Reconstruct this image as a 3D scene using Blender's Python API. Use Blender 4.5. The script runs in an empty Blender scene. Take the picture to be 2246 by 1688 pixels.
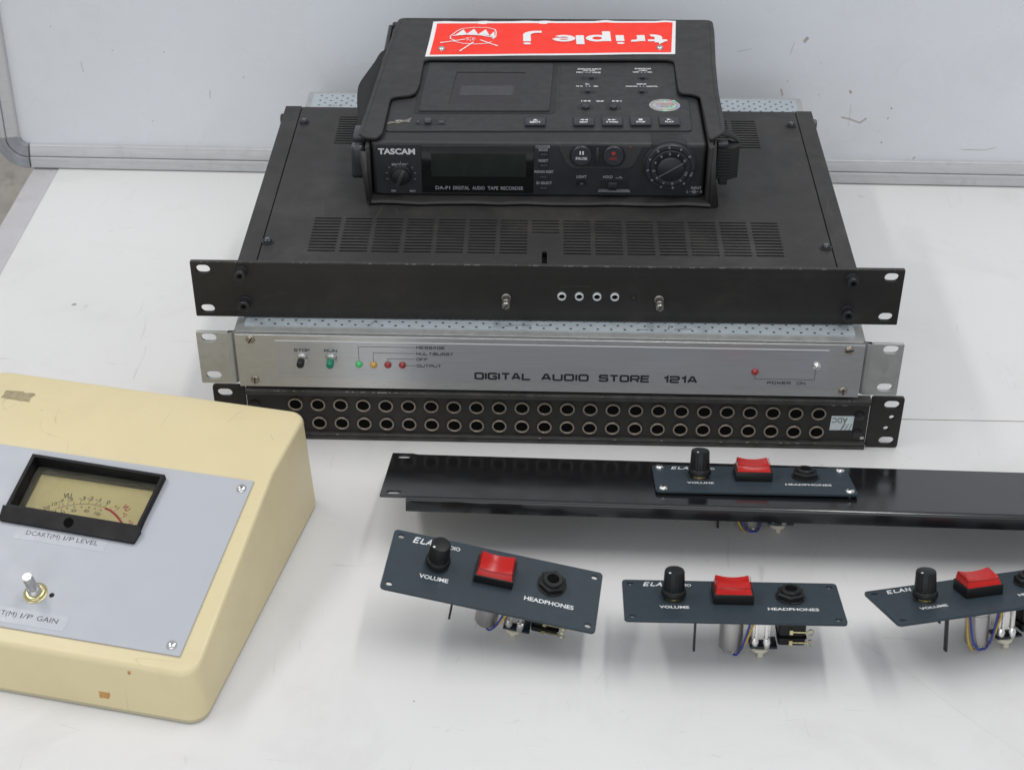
import bpy, bmesh, math, random
from math import sin, cos, pi, radians
from mathutils import Matrix, Vector, noise
random.seed(4)
S = 0.001                                   # everything below is written in millimetres
sc = bpy.context.scene
COL = sc.collection

# ------------------------------------------------------------------ camera, room light, exposure
def look_matrix(loc, pitch, roll, yaw):
    f = Vector((-sin(yaw)*cos(pitch), cos(yaw)*cos(pitch), -sin(pitch)))
    r = Vector((cos(yaw), sin(yaw), 0)); u = r.cross(f)
    r2 = cos(roll)*r + sin(roll)*u; u2 = -sin(roll)*r + cos(roll)*u
    m = Matrix((r2, u2, -f)).transposed().to_4x4()
    m.translation = Vector(loc)*S
    return m
cam = bpy.data.cameras.new('camera'); camo = bpy.data.objects.new('camera', cam); COL.objects.link(camo)
camo.matrix_world = look_matrix((-2.256, -925.905, 700.542), 0.61344, 0.00049, 0.03133)
cam.lens = 57.29; cam.sensor_width = 36; cam.clip_start = 0.05; cam.clip_end = 50
cam.dof.use_dof = True; cam.dof.focus_distance = 1.14; cam.dof.aperture_fstop = 18.0
sc.camera = camo

w = bpy.data.worlds.new("World"); sc.world = w; w.use_nodes = True
w.node_tree.nodes['Background'].inputs[0].default_value = (0.90, 0.94, 1.0, 1)
w.node_tree.nodes['Background'].inputs[1].default_value = 0.54

def area(name, loc, target, sx, sy, power, col):
    l = bpy.data.lights.new(name, 'AREA'); l.shape = 'RECTANGLE'; l.size = sx; l.size_y = sy
    l.energy = power; l.color = col
    o = bpy.data.objects.new(name, l); COL.objects.link(o)
    o.location = loc
    d = (Vector(target)-Vector(loc)).normalized()
    z = -d; y = Vector((0, 1, 0)); y = (y - z*y.dot(z)).normalized(); x = y.cross(z)
    o.rotation_euler = Matrix((x, y, z)).transposed().to_euler()
    return o
area('ceiling_tube_lamp', (-1.20, 0.05, 1.75), (0, -0.05, 0), 0.12, 1.5, 11.5, (1.0, 0.985, 0.96))
area('ceiling_tube_lamp', (0.55, 0.05, 1.9), (0, -0.05, 0), 0.12, 1.5, 10.0, (1.0, 0.985, 0.96))
area('ceiling_panel_lamp', (0.1, -0.35, 2.4), (0, 0.1, 0), 1.8, 1.2, 11.0, (0.97, 0.985, 1.0))
area('front_fill_light', (-0.3, -2.6, 1.0), (0, 0.3, 0.1), 2.8, 1.4, 17.0, (0.93, 0.97, 1.0))  # added fill from the front, lifts the whiteboard and shadows; no window known
vs = sc.view_settings
sc.display_settings.display_device = 'sRGB'
vs.view_transform = 'Standard'; vs.look = 'None'; vs.exposure = -0.10; vs.gamma = 1.0

# ------------------------------------------------------------------ materials
def lin(r, g, b):
    f = lambda c: (c/255/12.92 if c/255 <= .04045 else ((c/255+.055)/1.055)**2.4)
    return (f(r), f(g), f(b))
def mat(name, col, rough=.5, metal=0., var=.08, vscale=45, bump=0., bscale=1500, spec=.5, rvar=.08,
        dirt=None, dirt_amt=0., dirt_scale=30, coat=0., stretch=(1, 1, 1), trans=0., speck=0., scratch=0., scol=(.3, .29, .28), bump2=0., b2scale=40, rub=0.):
    m = bpy.data.materials.new(name); m.use_nodes = True
    nt = m.node_tree; N = nt.nodes; L = nt.links; p = N['Principled BSDF']
    p.inputs['Roughness'].default_value = rough; p.inputs['Metallic'].default_value = metal
    p.inputs['Specular IOR Level'].default_value = spec
    p.inputs['Coat Weight'].default_value = coat; p.inputs['Transmission Weight'].default_value = trans
    tc = N.new('ShaderNodeTexCoord'); mp = N.new('ShaderNodeMapping'); L.new(tc.outputs['Object'], mp.inputs[0])
    mp.inputs['Scale'].default_value = stretch
    n1 = N.new('ShaderNodeTexNoise'); n1.inputs['Scale'].default_value = vscale; n1.inputs['Detail'].default_value = 7
    n1.inputs['Roughness'].default_value = .6
    L.new(mp.outputs[0], n1.inputs['Vector'])
    mr = N.new('ShaderNodeMapRange'); mr.inputs[1].default_value = .3; mr.inputs[2].default_value = .7
    mr.inputs[3].default_value = 1-var; mr.inputs[4].default_value = 1+var
    L.new(n1.outputs[0], mr.inputs[0])
    mx = N.new('ShaderNodeVectorMath'); mx.operation = 'SCALE'; mx.inputs[0].default_value = col
    L.new(mr.outputs[0], mx.inputs['Scale'])
    out = mx.outputs[0]
    if dirt:
        n3 = N.new('ShaderNodeTexNoise'); n3.inputs['Scale'].default_value = dirt_scale; n3.inputs['Detail'].default_value = 10
        n3.inputs['Roughness'].default_value = .7; n3.inputs['Distortion'].default_value = .6
        L.new(tc.outputs['Object'], n3.inputs['Vector'])
        r3 = N.new('ShaderNodeMapRange'); r3.inputs[1].default_value = .52; r3.inputs[2].default_value = .80
        r3.inputs[3].default_value = 0; r3.inputs[4].default_value = dirt_amt; L.new(n3.outputs[0], r3.inputs[0])
        k = N.new('ShaderNodeMix'); k.data_type = 'RGBA'; k.inputs[7].default_value = (*dirt, 1)
        L.new(out, k.inputs[6]); L.new(r3.outputs[0], k.inputs[0]); out = k.outputs[2]
    if speck:
        # sparse small specks of grit, each voronoi cell has its own chance and size
        v = N.new('ShaderNodeTexVoronoi'); v.inputs['Scale'].default_value = 26
        nz = N.new('ShaderNodeTexNoise'); nz.inputs['Scale'].default_value = 500
        L.new(tc.outputs['Object'], nz.inputs['Vector'])
        a = N.new('ShaderNodeMixRGB'); a.inputs[0].default_value = .003
        L.new(tc.outputs['Object'], a.inputs[1]); L.new(nz.outputs['Color'], a.inputs[2]); L.new(a.outputs[0], v.inputs['Vector'])
        sx = N.new('ShaderNodeSeparateColor'); L.new(v.outputs['Color'], sx.inputs[0])
        r = N.new('ShaderNodeMapRange'); r.inputs[1].default_value = .55; r.inputs[2].default_value = 1
        r.inputs[3].default_value = 0; r.inputs[4].default_value = .055; L.new(sx.outputs[0], r.inputs[0])
        lt = N.new('ShaderNodeMath'); lt.operation = 'LESS_THAN'; L.new(v.outputs['Distance'], lt.inputs[0]); L.new(r.outputs[0], lt.inputs[1])
        ml = N.new('ShaderNodeMath'); ml.operation = 'MULTIPLY'; L.new(lt.outputs[0], ml.inputs[0]); ml.inputs[1].default_value = speck
        k = N.new('ShaderNodeMix'); k.data_type = 'RGBA'; k.inputs[7].default_value = (.10, .085, .07, 1)
        L.new(out, k.inputs[6]); L.new(ml.outputs[0], k.inputs[0]); out = k.outputs[2]
    if scratch:
        # fine hair scratches: thin level lines of two stretched noises, broken up by a third
        for q, (sc_, rot) in enumerate((((9, 1.2, 1), .5), ((1.6, 11, 1), .25), ((7, 2, 1), -.9))):
            m2 = N.new('ShaderNodeMapping'); m2.inputs['Scale'].default_value = sc_; m2.inputs['Rotation'].default_value = (0, .0, rot)
            m2.inputs['Location'].default_value = (q*3.1, q*1.7, 0); L.new(tc.outputs['Object'], m2.inputs[0])
            nn = N.new('ShaderNodeTexNoise'); nn.inputs['Scale'].default_value = 3.2; nn.inputs['Detail'].default_value = 2; L.new(m2.outputs[0], nn.inputs['Vector'])
            sb = N.new('ShaderNodeMath'); sb.operation = 'SUBTRACT'; sb.inputs[1].default_value = .5; L.new(nn.outputs[0], sb.inputs[0])
            ab = N.new('ShaderNodeMath'); ab.operation = 'ABSOLUTE'; L.new(sb.outputs[0], ab.inputs[0])
            r = N.new('ShaderNodeMapRange'); r.inputs[1].default_value = 0; r.inputs[2].default_value = .0035; r.inputs[3].default_value = 1; r.inputs[4].default_value = 0; L.new(ab.outputs[0], r.inputs[0])
            mk = N.new('ShaderNodeTexNoise'); mk.inputs['Scale'].default_value = 17; mk.inputs['Detail'].default_value = 4; L.new(m2.outputs[0], mk.inputs['Vector'])
            r2_ = N.new('ShaderNodeMapRange'); r2_.inputs[1].default_value = .56; r2_.inputs[2].default_value = .68; r2_.inputs[3].default_value = 0; r2_.inputs[4].default_value = scratch; L.new(mk.outputs[0], r2_.inputs[0])
            ml = N.new('ShaderNodeMath'); ml.operation = 'MULTIPLY'; L.new(r.outputs[0], ml.inputs[0]); L.new(r2_.outputs[0], ml.inputs[1])
            k = N.new('ShaderNodeMix'); k.data_type = 'RGBA'; k.inputs[7].default_value = (*scol, 1)
            L.new(out, k.inputs[6]); L.new(ml.outputs[0], k.inputs[0]); out = k.outputs[2]
    if rub:
        # paint rubbed pale where edges are exposed
        g = N.new('ShaderNodeNewGeometry'); r = N.new('ShaderNodeMapRange'); r.inputs[1].default_value = .53; r.inputs[2].default_value = .62
        r.inputs[3].default_value = 0; r.inputs[4].default_value = rub; L.new(g.outputs['Pointiness'], r.inputs[0])
        nn = N.new('ShaderNodeTexNoise'); nn.inputs['Scale'].default_value = 120; L.new(tc.outputs['Object'], nn.inputs['Vector'])
        ml = N.new('ShaderNodeMath'); ml.operation = 'MULTIPLY'; L.new(r.outputs[0], ml.inputs[0]); L.new(nn.outputs[0], ml.inputs[1])
        k = N.new('ShaderNodeMix'); k.data_type = 'RGBA'; k.inputs[7].default_value = (.25, .24, .23, 1)
        L.new(out, k.inputs[6]); L.new(ml.outputs[0], k.inputs[0]); out = k.outputs[2]
    L.new(out, p.inputs['Base Color'])
    if rvar:
        r2 = N.new('ShaderNodeMapRange'); r2.inputs[1].default_value = .3; r2.inputs[2].default_value = .7
        r2.inputs[3].default_value = max(0, rough-rvar); r2.inputs[4].default_value = min(1, rough+rvar)
        n4 = N.new('ShaderNodeTexNoise'); n4.inputs['Scale'].default_value = vscale*2.3; n4.inputs['Detail'].default_value = 5
        L.new(mp.outputs[0], n4.inputs['Vector'])
        L.new(n4.outputs[0], r2.inputs[0]); L.new(r2.outputs[0], p.inputs['Roughness'])
    if bump:
        n2 = N.new('ShaderNodeTexNoise'); n2.inputs['Scale'].default_value = bscale; n2.inputs['Detail'].default_value = 3
        L.new(mp.outputs[0], n2.inputs['Vector'])
        b = N.new('ShaderNodeBump'); b.inputs['Strength'].default_value = bump; b.inputs['Distance'].default_value = .0004
        L.new(n2.outputs[0], b.inputs['Height']); L.new(b.outputs[0], p.inputs['Normal'])
        if bump2:
            n5 = N.new('ShaderNodeTexNoise'); n5.inputs['Scale'].default_value = b2scale; n5.inputs['Detail'].default_value = 2
            L.new(tc.outputs['Object'], n5.inputs['Vector'])
            b2 = N.new('ShaderNodeBump'); b2.inputs['Strength'].default_value = bump2; b2.inputs['Distance'].default_value = .004
            L.new(n5.outputs[0], b2.inputs['Height']); L.new(b2.outputs[0], b.inputs['Normal'])
    return m

TABLE = mat('white_laminate', (.715, .705, .695), .42, var=.02, vscale=6, dirt=(.50, .48, .46), dirt_amt=.35, dirt_scale=9, spec=.35, speck=.6, scratch=.28)
STRIP = mat('edge_strip_paint', (.50, .49, .50), .45, var=.06, vscale=25, dirt=(.3, .27, .24), dirt_amt=.5, dirt_scale=40)
FLOOR = mat('worn_concrete', (.44, .40, .35), .8, var=.18, vscale=9, dirt=(.12, .11, .10), dirt_amt=.7, dirt_scale=14)
BOARD = mat('whiteboard_enamel', (.70, .72, .75), .28, var=.015, vscale=8, dirt=(.40, .39, .37), dirt_amt=.16, dirt_scale=12, spec=.4, speck=.4)
ALU = mat('anodised_aluminium', (.53, .535, .54), .52, .25, var=.06, vscale=30, stretch=(1, 12, 12), dirt=(.25, .22, .2), dirt_amt=.35, dirt_scale=60)
PLG = mat('grey_corner_plastic', (.27, .28, .30), .5, var=.12, vscale=80, dirt=(.6, .6, .6), dirt_amt=.4, dirt_scale=90)
GAP = mat('seam_dirt', (.22, .19, .15), .9)
LID = mat('black_textured_paint', (.0265, .025, .024), .50, var=.16, vscale=35, bump=.5, bscale=2600, spec=.40, rvar=.07, dirt=(.075, .07, .063), dirt_amt=.6, dirt_scale=16, scratch=.35, scol=(.09, .085, .08), speck=.0, rub=.0)
PANELB = mat('black_satin_panel', (.020, .0185, .017), .46, var=.12, vscale=60, bump=.22, bscale=3200, rvar=.05, spec=.32, dirt=(.06, .055, .05), dirt_amt=.35, dirt_scale=26, rub=.3)
DARK = mat('dark_interior', (.006, .006, .006), .8)
VOID = mat('black_hole', (.003, .003, .003), .9, rvar=0, spec=.1)
BLKM = mat('black_oxide_screw', (.03, .03, .032), .32, .4, var=.1)
BRUSH = mat('brushed_aluminium_face', (.56, .56, .555), .36, .7, var=.09, vscale=120, stretch=(1, 1, 14), bump=.08, bscale=700, rvar=.05)
OVERL = mat('printed_metal_overlay', (.52, .53, .55), .33, .6, var=.06, vscale=90, stretch=(.3, 1, 8), rvar=.03)
GREYP = mat('grey_folded_steel', (.50, .505, .49), .42, .6, var=.07, vscale=60, dirt=(.15, .14, .12), dirt_amt=.35, dirt_scale=70)
PERF = mat('pale_blue_grey_cover', (.42, .47, .50), .5, .1, var=.06, vscale=50, dirt=(.16, .16, .15), dirt_amt=.6, dirt_scale=45)
CHROME = mat('bright_nickel', (.75, .74, .72), .2, 1., var=.05, vscale=200)
STEEL = mat('dull_steel', (.55, .54, .52), .32, 1., var=.1, vscale=150)
RING = mat('worn_nickel_ring', (.33, .285, .235), .36, .8, var=.15, vscale=400)
BRASS = mat('yellow_passivated_zinc', (.62, .55, .30), .28, 1., var=.2, vscale=150)
WHITE = mat('white_print', (.72, .72, .72), .5, var=.03)
DIM = mat('grey_print', (.30, .31, .33), .5, var=.05)
INK = mat('black_print', (.018, .018, .02), .5, var=.05)
REDP = mat('red_print', (.38, .03, .025), .5, var=.05)
CREAM = mat('cream_enamel', (.69, .59, .355), .36, var=.03, vscale=14, bump=.16, bscale=1100, scratch=.5, scol=(.35, .28, .18), bump2=.06, b2scale=60, dirt=(.40, .30, .16), dirt_amt=.22, dirt_scale=13, spec=.5)
CREAMD = mat('cream_enamel_base', (.55, .50, .34), .5, var=.03, vscale=20)
GPANEL = mat('pale_grey_panel_paint', (.425, .44, .475), .42, var=.02, vscale=20, dirt=(.40, .37, .30), dirt_amt=.22, dirt_scale=20)
TAPE = mat('clear_label_tape', (.425, .44, .475), .30, var=.03, vscale=60, bump=.06, bscale=300)
STAIN = mat('adhesive_residue', (.34, .28, .17), .7, var=.25, vscale=400)
RUST = mat('rust_mark', (.50, .27, .09), .7, var=.2, vscale=300)
BEZEL = mat('meter_bezel_plastic', (.009, .0085, .009), .5, var=.1, spec=.25)
DIALY = mat('aged_yellow_dial', (.92, .79, .37), .6, var=.03, vscale=25, dirt=(.38, .32, .12), dirt_amt=.3, dirt_scale=30)
SLATE = mat('slate_blue_painted_panel', (.031, .045, .056), .46, var=.08, scratch=.3, scol=(.10, .12, .14), vscale=70, bump=.16, bscale=2500, rvar=.05, spec=.3)
KNOBM = mat('black_knob_plastic', (.010, .010, .010), .42, var=.15, spec=.3)
REDC = mat('red_translucent_cap', (.46, .010, .007), .22, var=.05, spec=.35)
GLOSSB = mat('gloss_black_paint', (.008, .008, .009), .15, var=.1, vscale=20, rvar=.04, spec=.62)
RECB = mat('recorder_black_plastic', (.019, .019, .020), .46, var=.15, vscale=60, bump=.3, bscale=3000, dirt=(.07, .065, .06), dirt_amt=.30, dirt_scale=50)
RECD = mat('recorder_dark_recess', (.009, .009, .010), .5)
BTN = mat('recorder_button_plastic', (.024, .026, .032), .42, var=.1)
LCDW = mat('display_window_plastic', (.006, .007, .007), .12, spec=.5, rvar=.02)
LCDG = mat('unlit_lcd_glass', (.017, .022, .018), .22, var=.1, spec=.4)
LEATH = mat('black_leather', (.029, .028, .028), .52, var=.18, vscale=50, bump=.7, bscale=1000, bump2=.35, b2scale=28, spec=.4, dirt=(.075, .07, .065), dirt_amt=.4, dirt_scale=22)
STIT = mat('stitch_groove', (.010, .010, .010), .8)
WEB = mat('black_nylon_webbing', (.014, .014, .014), .85, var=.3, vscale=500, bump=.8, bscale=900)
PLAS = mat('buckle_plastic', (.035, .036, .039), .28, var=.1)
STKR = mat('red_vinyl_sticker', (.90, .040, .022), .40, var=.02, vscale=40, spec=.2)
STKW = mat('white_vinyl_border', (.80, .80, .80), .35, var=.03)
HOLO = mat('foil_seal', (.50, .50, .47), .3, .4, var=.2, vscale=900)
LEDG = mat('green_led_lens', (.05, .46, .14), .18, coat=.5); LEDA = mat('amber_led_lens', (.50, .28, .05), .2, coat=.5)
LEDR = mat('red_led_lens', (.28, .012, .014), .18, coat=.5); CAPG = mat('green_button_cap', (.005, .17, .10), .3)
BROWN = mat('brown_insert', (.06, .03, .015), .4)
PCB = mat('dark_circuit_board', (.012, .022, .035), .4, var=.3, vscale=300)
WIRY = mat('yellow_wire_insulation', (.55, .36, .05), .4); WIRB = mat('blue_wire_insulation', (.03, .05, .30), .4)
WIRO = mat('orange_wire_insulation', (.6, .12, .05), .4)
NYL = mat('natural_nylon', (.62, .58, .46), .4)
LABL = mat('silver_blue_label', (.56, .62, .63), .45, var=.12, vscale=500)
GLASS = bpy.data.materials.new('meter_glass'); GLASS.use_nodes = True
_p = GLASS.node_tree.nodes['Principled BSDF']
_p.inputs['Transmission Weight'].default_value = 1; _p.inputs['Roughness'].default_value = .06; _p.inputs['IOR'].default_value = 1.35
_n = GLASS.node_tree.nodes.new('ShaderNodeTexNoise'); _n.inputs['Scale'].default_value = 90
_r = GLASS.node_tree.nodes.new('ShaderNodeMapRange'); _r.inputs[3].default_value = .02; _r.inputs[4].default_value = .12
GLASS.node_tree.links.new(_n.outputs[0], _r.inputs[0]); GLASS.node_tree.links.new(_r.outputs[0], _p.inputs['Roughness'])

# ------------------------------------------------------------------ mesh helpers (millimetres)
FRONT = Matrix.Rotation(radians(90), 4, 'X')          # (u,v,w) -> (u,-w,v): a sheet facing the viewer
def T(x, y, z): return Matrix.Translation((x, y, z))
I4 = Matrix.Identity(4)
class MB:
    def __init__(s): s.v = []; s.f = []; s.M = I4
    def add(s, vs, fs, M=None):
        M = s.M if M is None else s.M @ M
        n = len(s.v); s.v += [M @ Vector(p) for p in vs]; s.f += [[i+n for i in f] for f in fs]; return s
    def box(s, x0, x1, y0, y1, z0, z1, M=None):
        return s.add([(x0,y0,z0),(x1,y0,z0),(x1,y1,z0),(x0,y1,z0),(x0,y0,z1),(x1,y0,z1),(x1,y1,z1),(x0,y1,z1)],
                     [(3,2,1,0),(4,5,6,7),(0,1,5,4),(1,2,6,5),(2,3,7,6),(3,0,4,7)], M)
    def lathe(s, prof, n=24, M=None, caps=True):       # prof: (radius, height) bottom to top, about Z
        vs = [(r*cos(2*pi*k/n), r*sin(2*pi*k/n), h) for r, h in prof for k in range(n)]
        fs = [(i*n+k, i*n+(k+1) % n, (i+1)*n+(k+1) % n, (i+1)*n+k) for i in range(len(prof)-1) for k in range(n)]
        if caps: fs += [tuple(range(n-1, -1, -1)), tuple((len(prof)-1)*n+k for k in range(n))]
        return s.add(vs, fs, M)
    def loft(s, rings, closed=True, caps=True):
        n = len(rings[0]); vs = [p for r in rings for p in r]
        fs = [(i*n+k, i*n+(k+1) % n, (i+1)*n+(k+1) % n, (i+1)*n+k) for i in range(len(rings)-1) for k in range(n if closed else n-1)]
        if closed and caps: fs += [tuple(range(n-1, -1, -1)), tuple((len(rings)-1)*n+k for k in range(n))]
        return s.add(vs, fs)
    def tube(s, pts, r, n=8):
        pts = [Vector(p) for p in pts]; rings = []
        for i, p in enumerate(pts):
            d = (pts[min(i+1, len(pts)-1)]-pts[max(i-1, 0)]).normalized()
            a = d.cross(Vector((.3, .2, 1)) if abs(d.z) < .9 else Vector((1, 0, 0))).normalized(); b = d.cross(a)
            rings.append([p+r*(cos(2*pi*k/n)*a+sin(2*pi*k/n)*b) for k in range(n)])
        return s.loft(rings)
    def ribbon(s, pts, w, z=0, M=None):                # flat mitred line in the XY plane
        P = [Vector((p[0], p[1])) for p in pts]; L = []; R = []
        for i, p in enumerate(P):
            a = (p-P[i-1]).normalized() if i else (P[1]-p).normalized()
            b = (P[i+1]-p).normalized() if i < len(P)-1 else a
            n = Vector((-a.y, a.x)); t = (a+b)
            if t.length < 1e-4: m = n; k = 1
            else:
                t.normalize(); m = Vector((-t.y, t.x)); k = 1/max(.45, m.dot(n))
            L.append(p+m*k*w/2); R.append(p-m*k*w/2)
        n = len(P)
        return s.add([(q.x, q.y, z) for q in L+R], [(i, n+i, n+i+1, i+1) for i in range(n-1)], M)
    def mesh(s, me, M=None):
        s.add([v.co/1.0 for v in me.vertices], [list(p.vertices) for p in me.polygons], M); return s
    def plate(s, outer, holes=(), t=1., bev=0., M=None, res=1):   # sheet in XY, top face at z=0, going down by t
        cu = bpy.data.curves.new('c', 'CURVE'); cu.dimensions = '2D'; cu.fill_mode = 'BOTH'
        for lp in [outer]+list(holes):
            sp = cu.splines.new('POLY'); sp.points.add(len(lp)-1); sp.use_cyclic_u = True
            for p, q in zip(sp.points, lp): p.co = (q[0], q[1], 0, 1)
        cu.extrude = t/2-bev; cu.bevel_depth = bev; cu.bevel_resolution = res; cu.offset = -bev
        o = bpy.data.objects.new('c', cu); me = bpy.data.meshes.new_from_object(o)
        s.mesh(me, (M or I4) @ T(0, 0, -t/2)); bpy.data.objects.remove(o); bpy.data.meshes.remove(me); bpy.data.curves.remove(cu)
        return s
    def text(s, st, x0, x1, y, h, z=0., bold=0., M=None, center=False):  # fitted to x0..x1, capitals h high, baseline y
        cu = bpy.data.curves.new('t', 'FONT'); cu.body = st; cu.size = 10; cu.offset = bold; cu.resolution_u = 3
        o = bpy.data.objects.new('t', cu); me = bpy.data.meshes.new_from_object(o)
        xs = [v.co.x for v in me.vertices]; a, b = min(xs), max(xs); cap = 7.29
        sx = (x1-x0)/max(b-a, 1e-6); sy = h/cap
        s.mesh(me, (M or I4) @ T(x0, y, z) @ Matrix.Diagonal((sx, sy, 1, 1)) @ T(-a, 0, 0))
        bpy.data.objects.remove(o); bpy.data.meshes.remove(me); bpy.data.curves.remove(cu); return s
    def data(s, name, m, smooth=35, bevel=0., seg=2, scale=S):
        me = bpy.data.meshes.new(name)
        me.from_pydata([tuple(v*scale) for v in s.v], [], s.f)
        if bevel:
            bm = bmesh.new(); bm.from_mesh(me); bmesh.ops.remove_doubles(bm, verts=bm.verts, dist=1e-7)
            ed = [e for e in bm.edges if len(e.link_faces) == 2 and e.calc_face_angle(0) > radians(28)]
            bmesh.ops.bevel(bm, geom=ed, offset=bevel*scale, segments=seg, profile=.5, affect='EDGES', clamp_overlap=True)
            bm.to_mesh(me); bm.free()
        if smooth:
            me.polygons.foreach_set('use_smooth', [True]*len(me.polygons)); me.set_sharp_from_angle(angle=radians(smooth))
        me.materials.append(m); me.update(); return me
    def build(s, name, m, parent=None, **k):
        return link(name, s.data(name, m, **k), parent)
def link(name, me, parent=None, loc=(0, 0, 0), rot=None):
    o = bpy.data.objects.new(name, me); COL.objects.link(o); o.parent = parent
    o.location = Vector(loc)*S
    if rot is not None: o.rotation_euler = rot
    return o
def thing(name, label, cat, loc, rz=0., group=None, M=None):
    o = bpy.data.objects.new(name, None); COL.objects.link(o); o.empty_display_size = .02
    if M is None: o.location = Vector(loc)*S; o.rotation_euler = (0, 0, rz)
    else: o.location = Vector(loc)*S; o.rotation_euler = M.to_euler()
    o['label'] = label; o['category'] = cat
    if group: o['group'] = group
    return o
def rrect(x0, x1, y0, y1, r, n=4):
    o = []
    for cx, cy, a in ((x1-r, y0+r, -90), (x1-r, y1-r, 0), (x0+r, y1-r, 90), (x0+r, y0+r, 180)):
        o += [(cx+r*cos(radians(a+90*k/n)), cy+r*sin(radians(a+90*k/n))) for k in range(n+1)]
    return o
def circ(x, y, r, n=16, ry=None, ph=0): return [(x+r*cos(2*pi*k/n+ph), y+(ry or r)*sin(2*pi*k/n+ph)) for k in range(n)]
def slot(x, y, w, h): return rrect(x-w/2, x+w/2, y-h/2, y+h/2, min(w, h)/2-.02, 5)
def roundpoly(P, r, n=4):
    out = []
    for i, p in enumerate(P):
        p = Vector(p[:2]); a = Vector(P[i-1][:2])-p; b = Vector(P[(i+1) % len(P)][:2])-p
        q = min(r, a.length*.45, b.length*.45); A = p+a.normalized()*q; B = p+b.normalized()*q
        out += [tuple((1-t)**2*A+2*t*(1-t)*p+t*t*B) for t in [k/n for k in range(n+1)]]
    return out

# wide square-cornered lettering drawn as strokes (for the engraved looking panel titles)
def _r(P, r=.2):
    out = [P[0]]
    for i in range(1, len(P)-1):
        p = Vector(P[i]); a = Vector(P[i-1])-p; b = Vector(P[i+1])-p
        q = min(r, a.length*.45, b.length*.45); A = p+a.normalized()*q; B = p+b.normalized()*q
        out += [tuple((1-t)**2*A+2*t*(1-t)*p+t*t*B) for t in (0, .33, .67, 1)]
    return out+[P[-1]]
GL = {
 'A': [[(0,0),(.40,1),(.60,1),(1,0)], [(.16,.30),(.84,.30)]],
 'B': [_r([(0,1),(.93,1),(.93,.53),(0,.53)]), _r([(0,.53),(1,.53),(1,0),(0,0)]), [(0,-.07),(0,1.07)]],
 'C': [_r([(1,.72),(1,1),(0,1),(0,0),(1,0),(1,.28)])],
 'D': [_r([(0,1),(1,1),(1,0),(0,0)]), [(0,-.07),(0,1.07)]],
 'E': [[(1,1),(0,1),(0,0),(1,0)], [(0,.52),(.94,.52)]],
 'F': [[(1,1),(0,1),(0,-.07)], [(0,.50),(.92,.50)]],
 'G': [_r([(1,.76),(1,1),(0,1),(0,0),(1,0),(1,.48)]), [(1.0,.48),(.52,.48)]],
 'I': [[(0,-.07),(0,1.07)]],
 'L': [[(0,1.07),(0,0),(1,0)]],
 'M': [[(0,-.07),(0,1),(.5,.25),(1,1),(1,-.07)]],
 'N': [[(0,-.07),(0,1),(1,0),(1,1.07)]],
 'O': [_r([(.5,1),(0,1),(0,0),(1,0),(1,1),(.5,1)])],
 'P': [_r([(0,1),(1,1),(1,.40),(0,.40)]), [(0,-.07),(0,1.07)]],
 'R': [_r([(0,1),(1,1),(1,.42),(0,.42)]), [(0,-.07),(0,1.07)], [(.62,.42),(1,-.07)]],
 'S': [_r([(.97,.76),(.97,1),(0,1),(0,.52),(1,.52),(1,0),(0,0),(0,.24)])],
 'T': [[(0,1),(1,1)], [(.5,1),(.5,-.07)]],
 'U': [_r([(0,1.07),(0,0),(1,0),(1,1.07)])],
 'W': [[(0,1.07),(.25,0),(.5,.9),(.75,0),(1,1.07)]],
 '1': [[(0,.68),(.38,1),(.38,-.07)]],
 '2': [_r([(0,.74),(0,1),(1,1),(1,.5),(0,.5),(0,0),(1,0)]), ],
}
def wide(mb, st, x0, x1, y, h, wt, z=0, M=None, gap=.37, asp=1.25):
    wd = {c: (0. if c == 'I' else .38 if c == '1' else 1.) for c in st}
    tot = sum((wd[c] if c != ' ' else .8) for c in st)+gap*(len(st)-1)
    k = (x1-x0-wt)/tot; x = x0+wt/2; hh = h-wt
    for c in st:
        if c != ' ':
            for i, s_ in enumerate(GL[c]):
                mb.ribbon([(x+p[0]*k, y+wt/2+p[1]*hh) for p in s_], wt, z+.012*i, M)
        x += k*((wd[c] if c != ' ' else .8)+gap)

# shared small meshes
def screw_pan(r=3.2, h=1.6, m=CHROME, cross=True):
    b = MB().lathe([(r, 0), (r*.98, h*.35), (r*.8, h*.75), (r*.45, h)], 20)
    me = b.data('screw', m, smooth=50); return me
def cross_me(r=1.5, z=1.65, m=VOID, slotw=.5, both=True):
    b = MB().box(-r, r, -slotw/2, slotw/2, z-.3, z)
    if both: b.box(-slotw/2, slotw/2, -r, r, z-.3, z+.01)
    return b.data('recess', m, smooth=0)
SCR = screw_pan(); CRS = cross_me()

# ------------------------------------------------------------------ THE SETTING
tb = bpy.data.objects.new('table', None); COL.objects.link(tb); tb['kind'] = 'structure'
MB().box(-461, 1150, 35.4, 1050, -18, 0).build('table_board', TABLE, tb, smooth=0, bevel=.5)
MB().box(-461, 1150, -640, 34.6, -18, 0).build('table_board', TABLE, tb, smooth=0, bevel=.5)
MB().box(-460, 1150, -640, 1050, -20, -18).box(-461, 1150, 34.5, 35.5, -18, -.35).build('underlay', GAP, tb, smooth=0)
MB().box(-485, -461.4, -640, 1050, -20, -.8).build('edge_strip', STRIP, tb, smooth=0, bevel=.8)
b = MB()
pts = [(193.1+73.9*t, -201.1-84.3*t+1.2*sin(t*7)) for t in [k/14 for k in range(-1, 16)]]
b.ribbon(pts, .16, .05); b.build('scratch', mat('table_scratch', (.55, .53, .50), .6), tb, smooth=0)
fl = MB().box(-3500, 3500, -3000, 4000, -760, -740).build('floor', FLOOR, None, smooth=0); fl['kind'] = 'structure'

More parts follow.
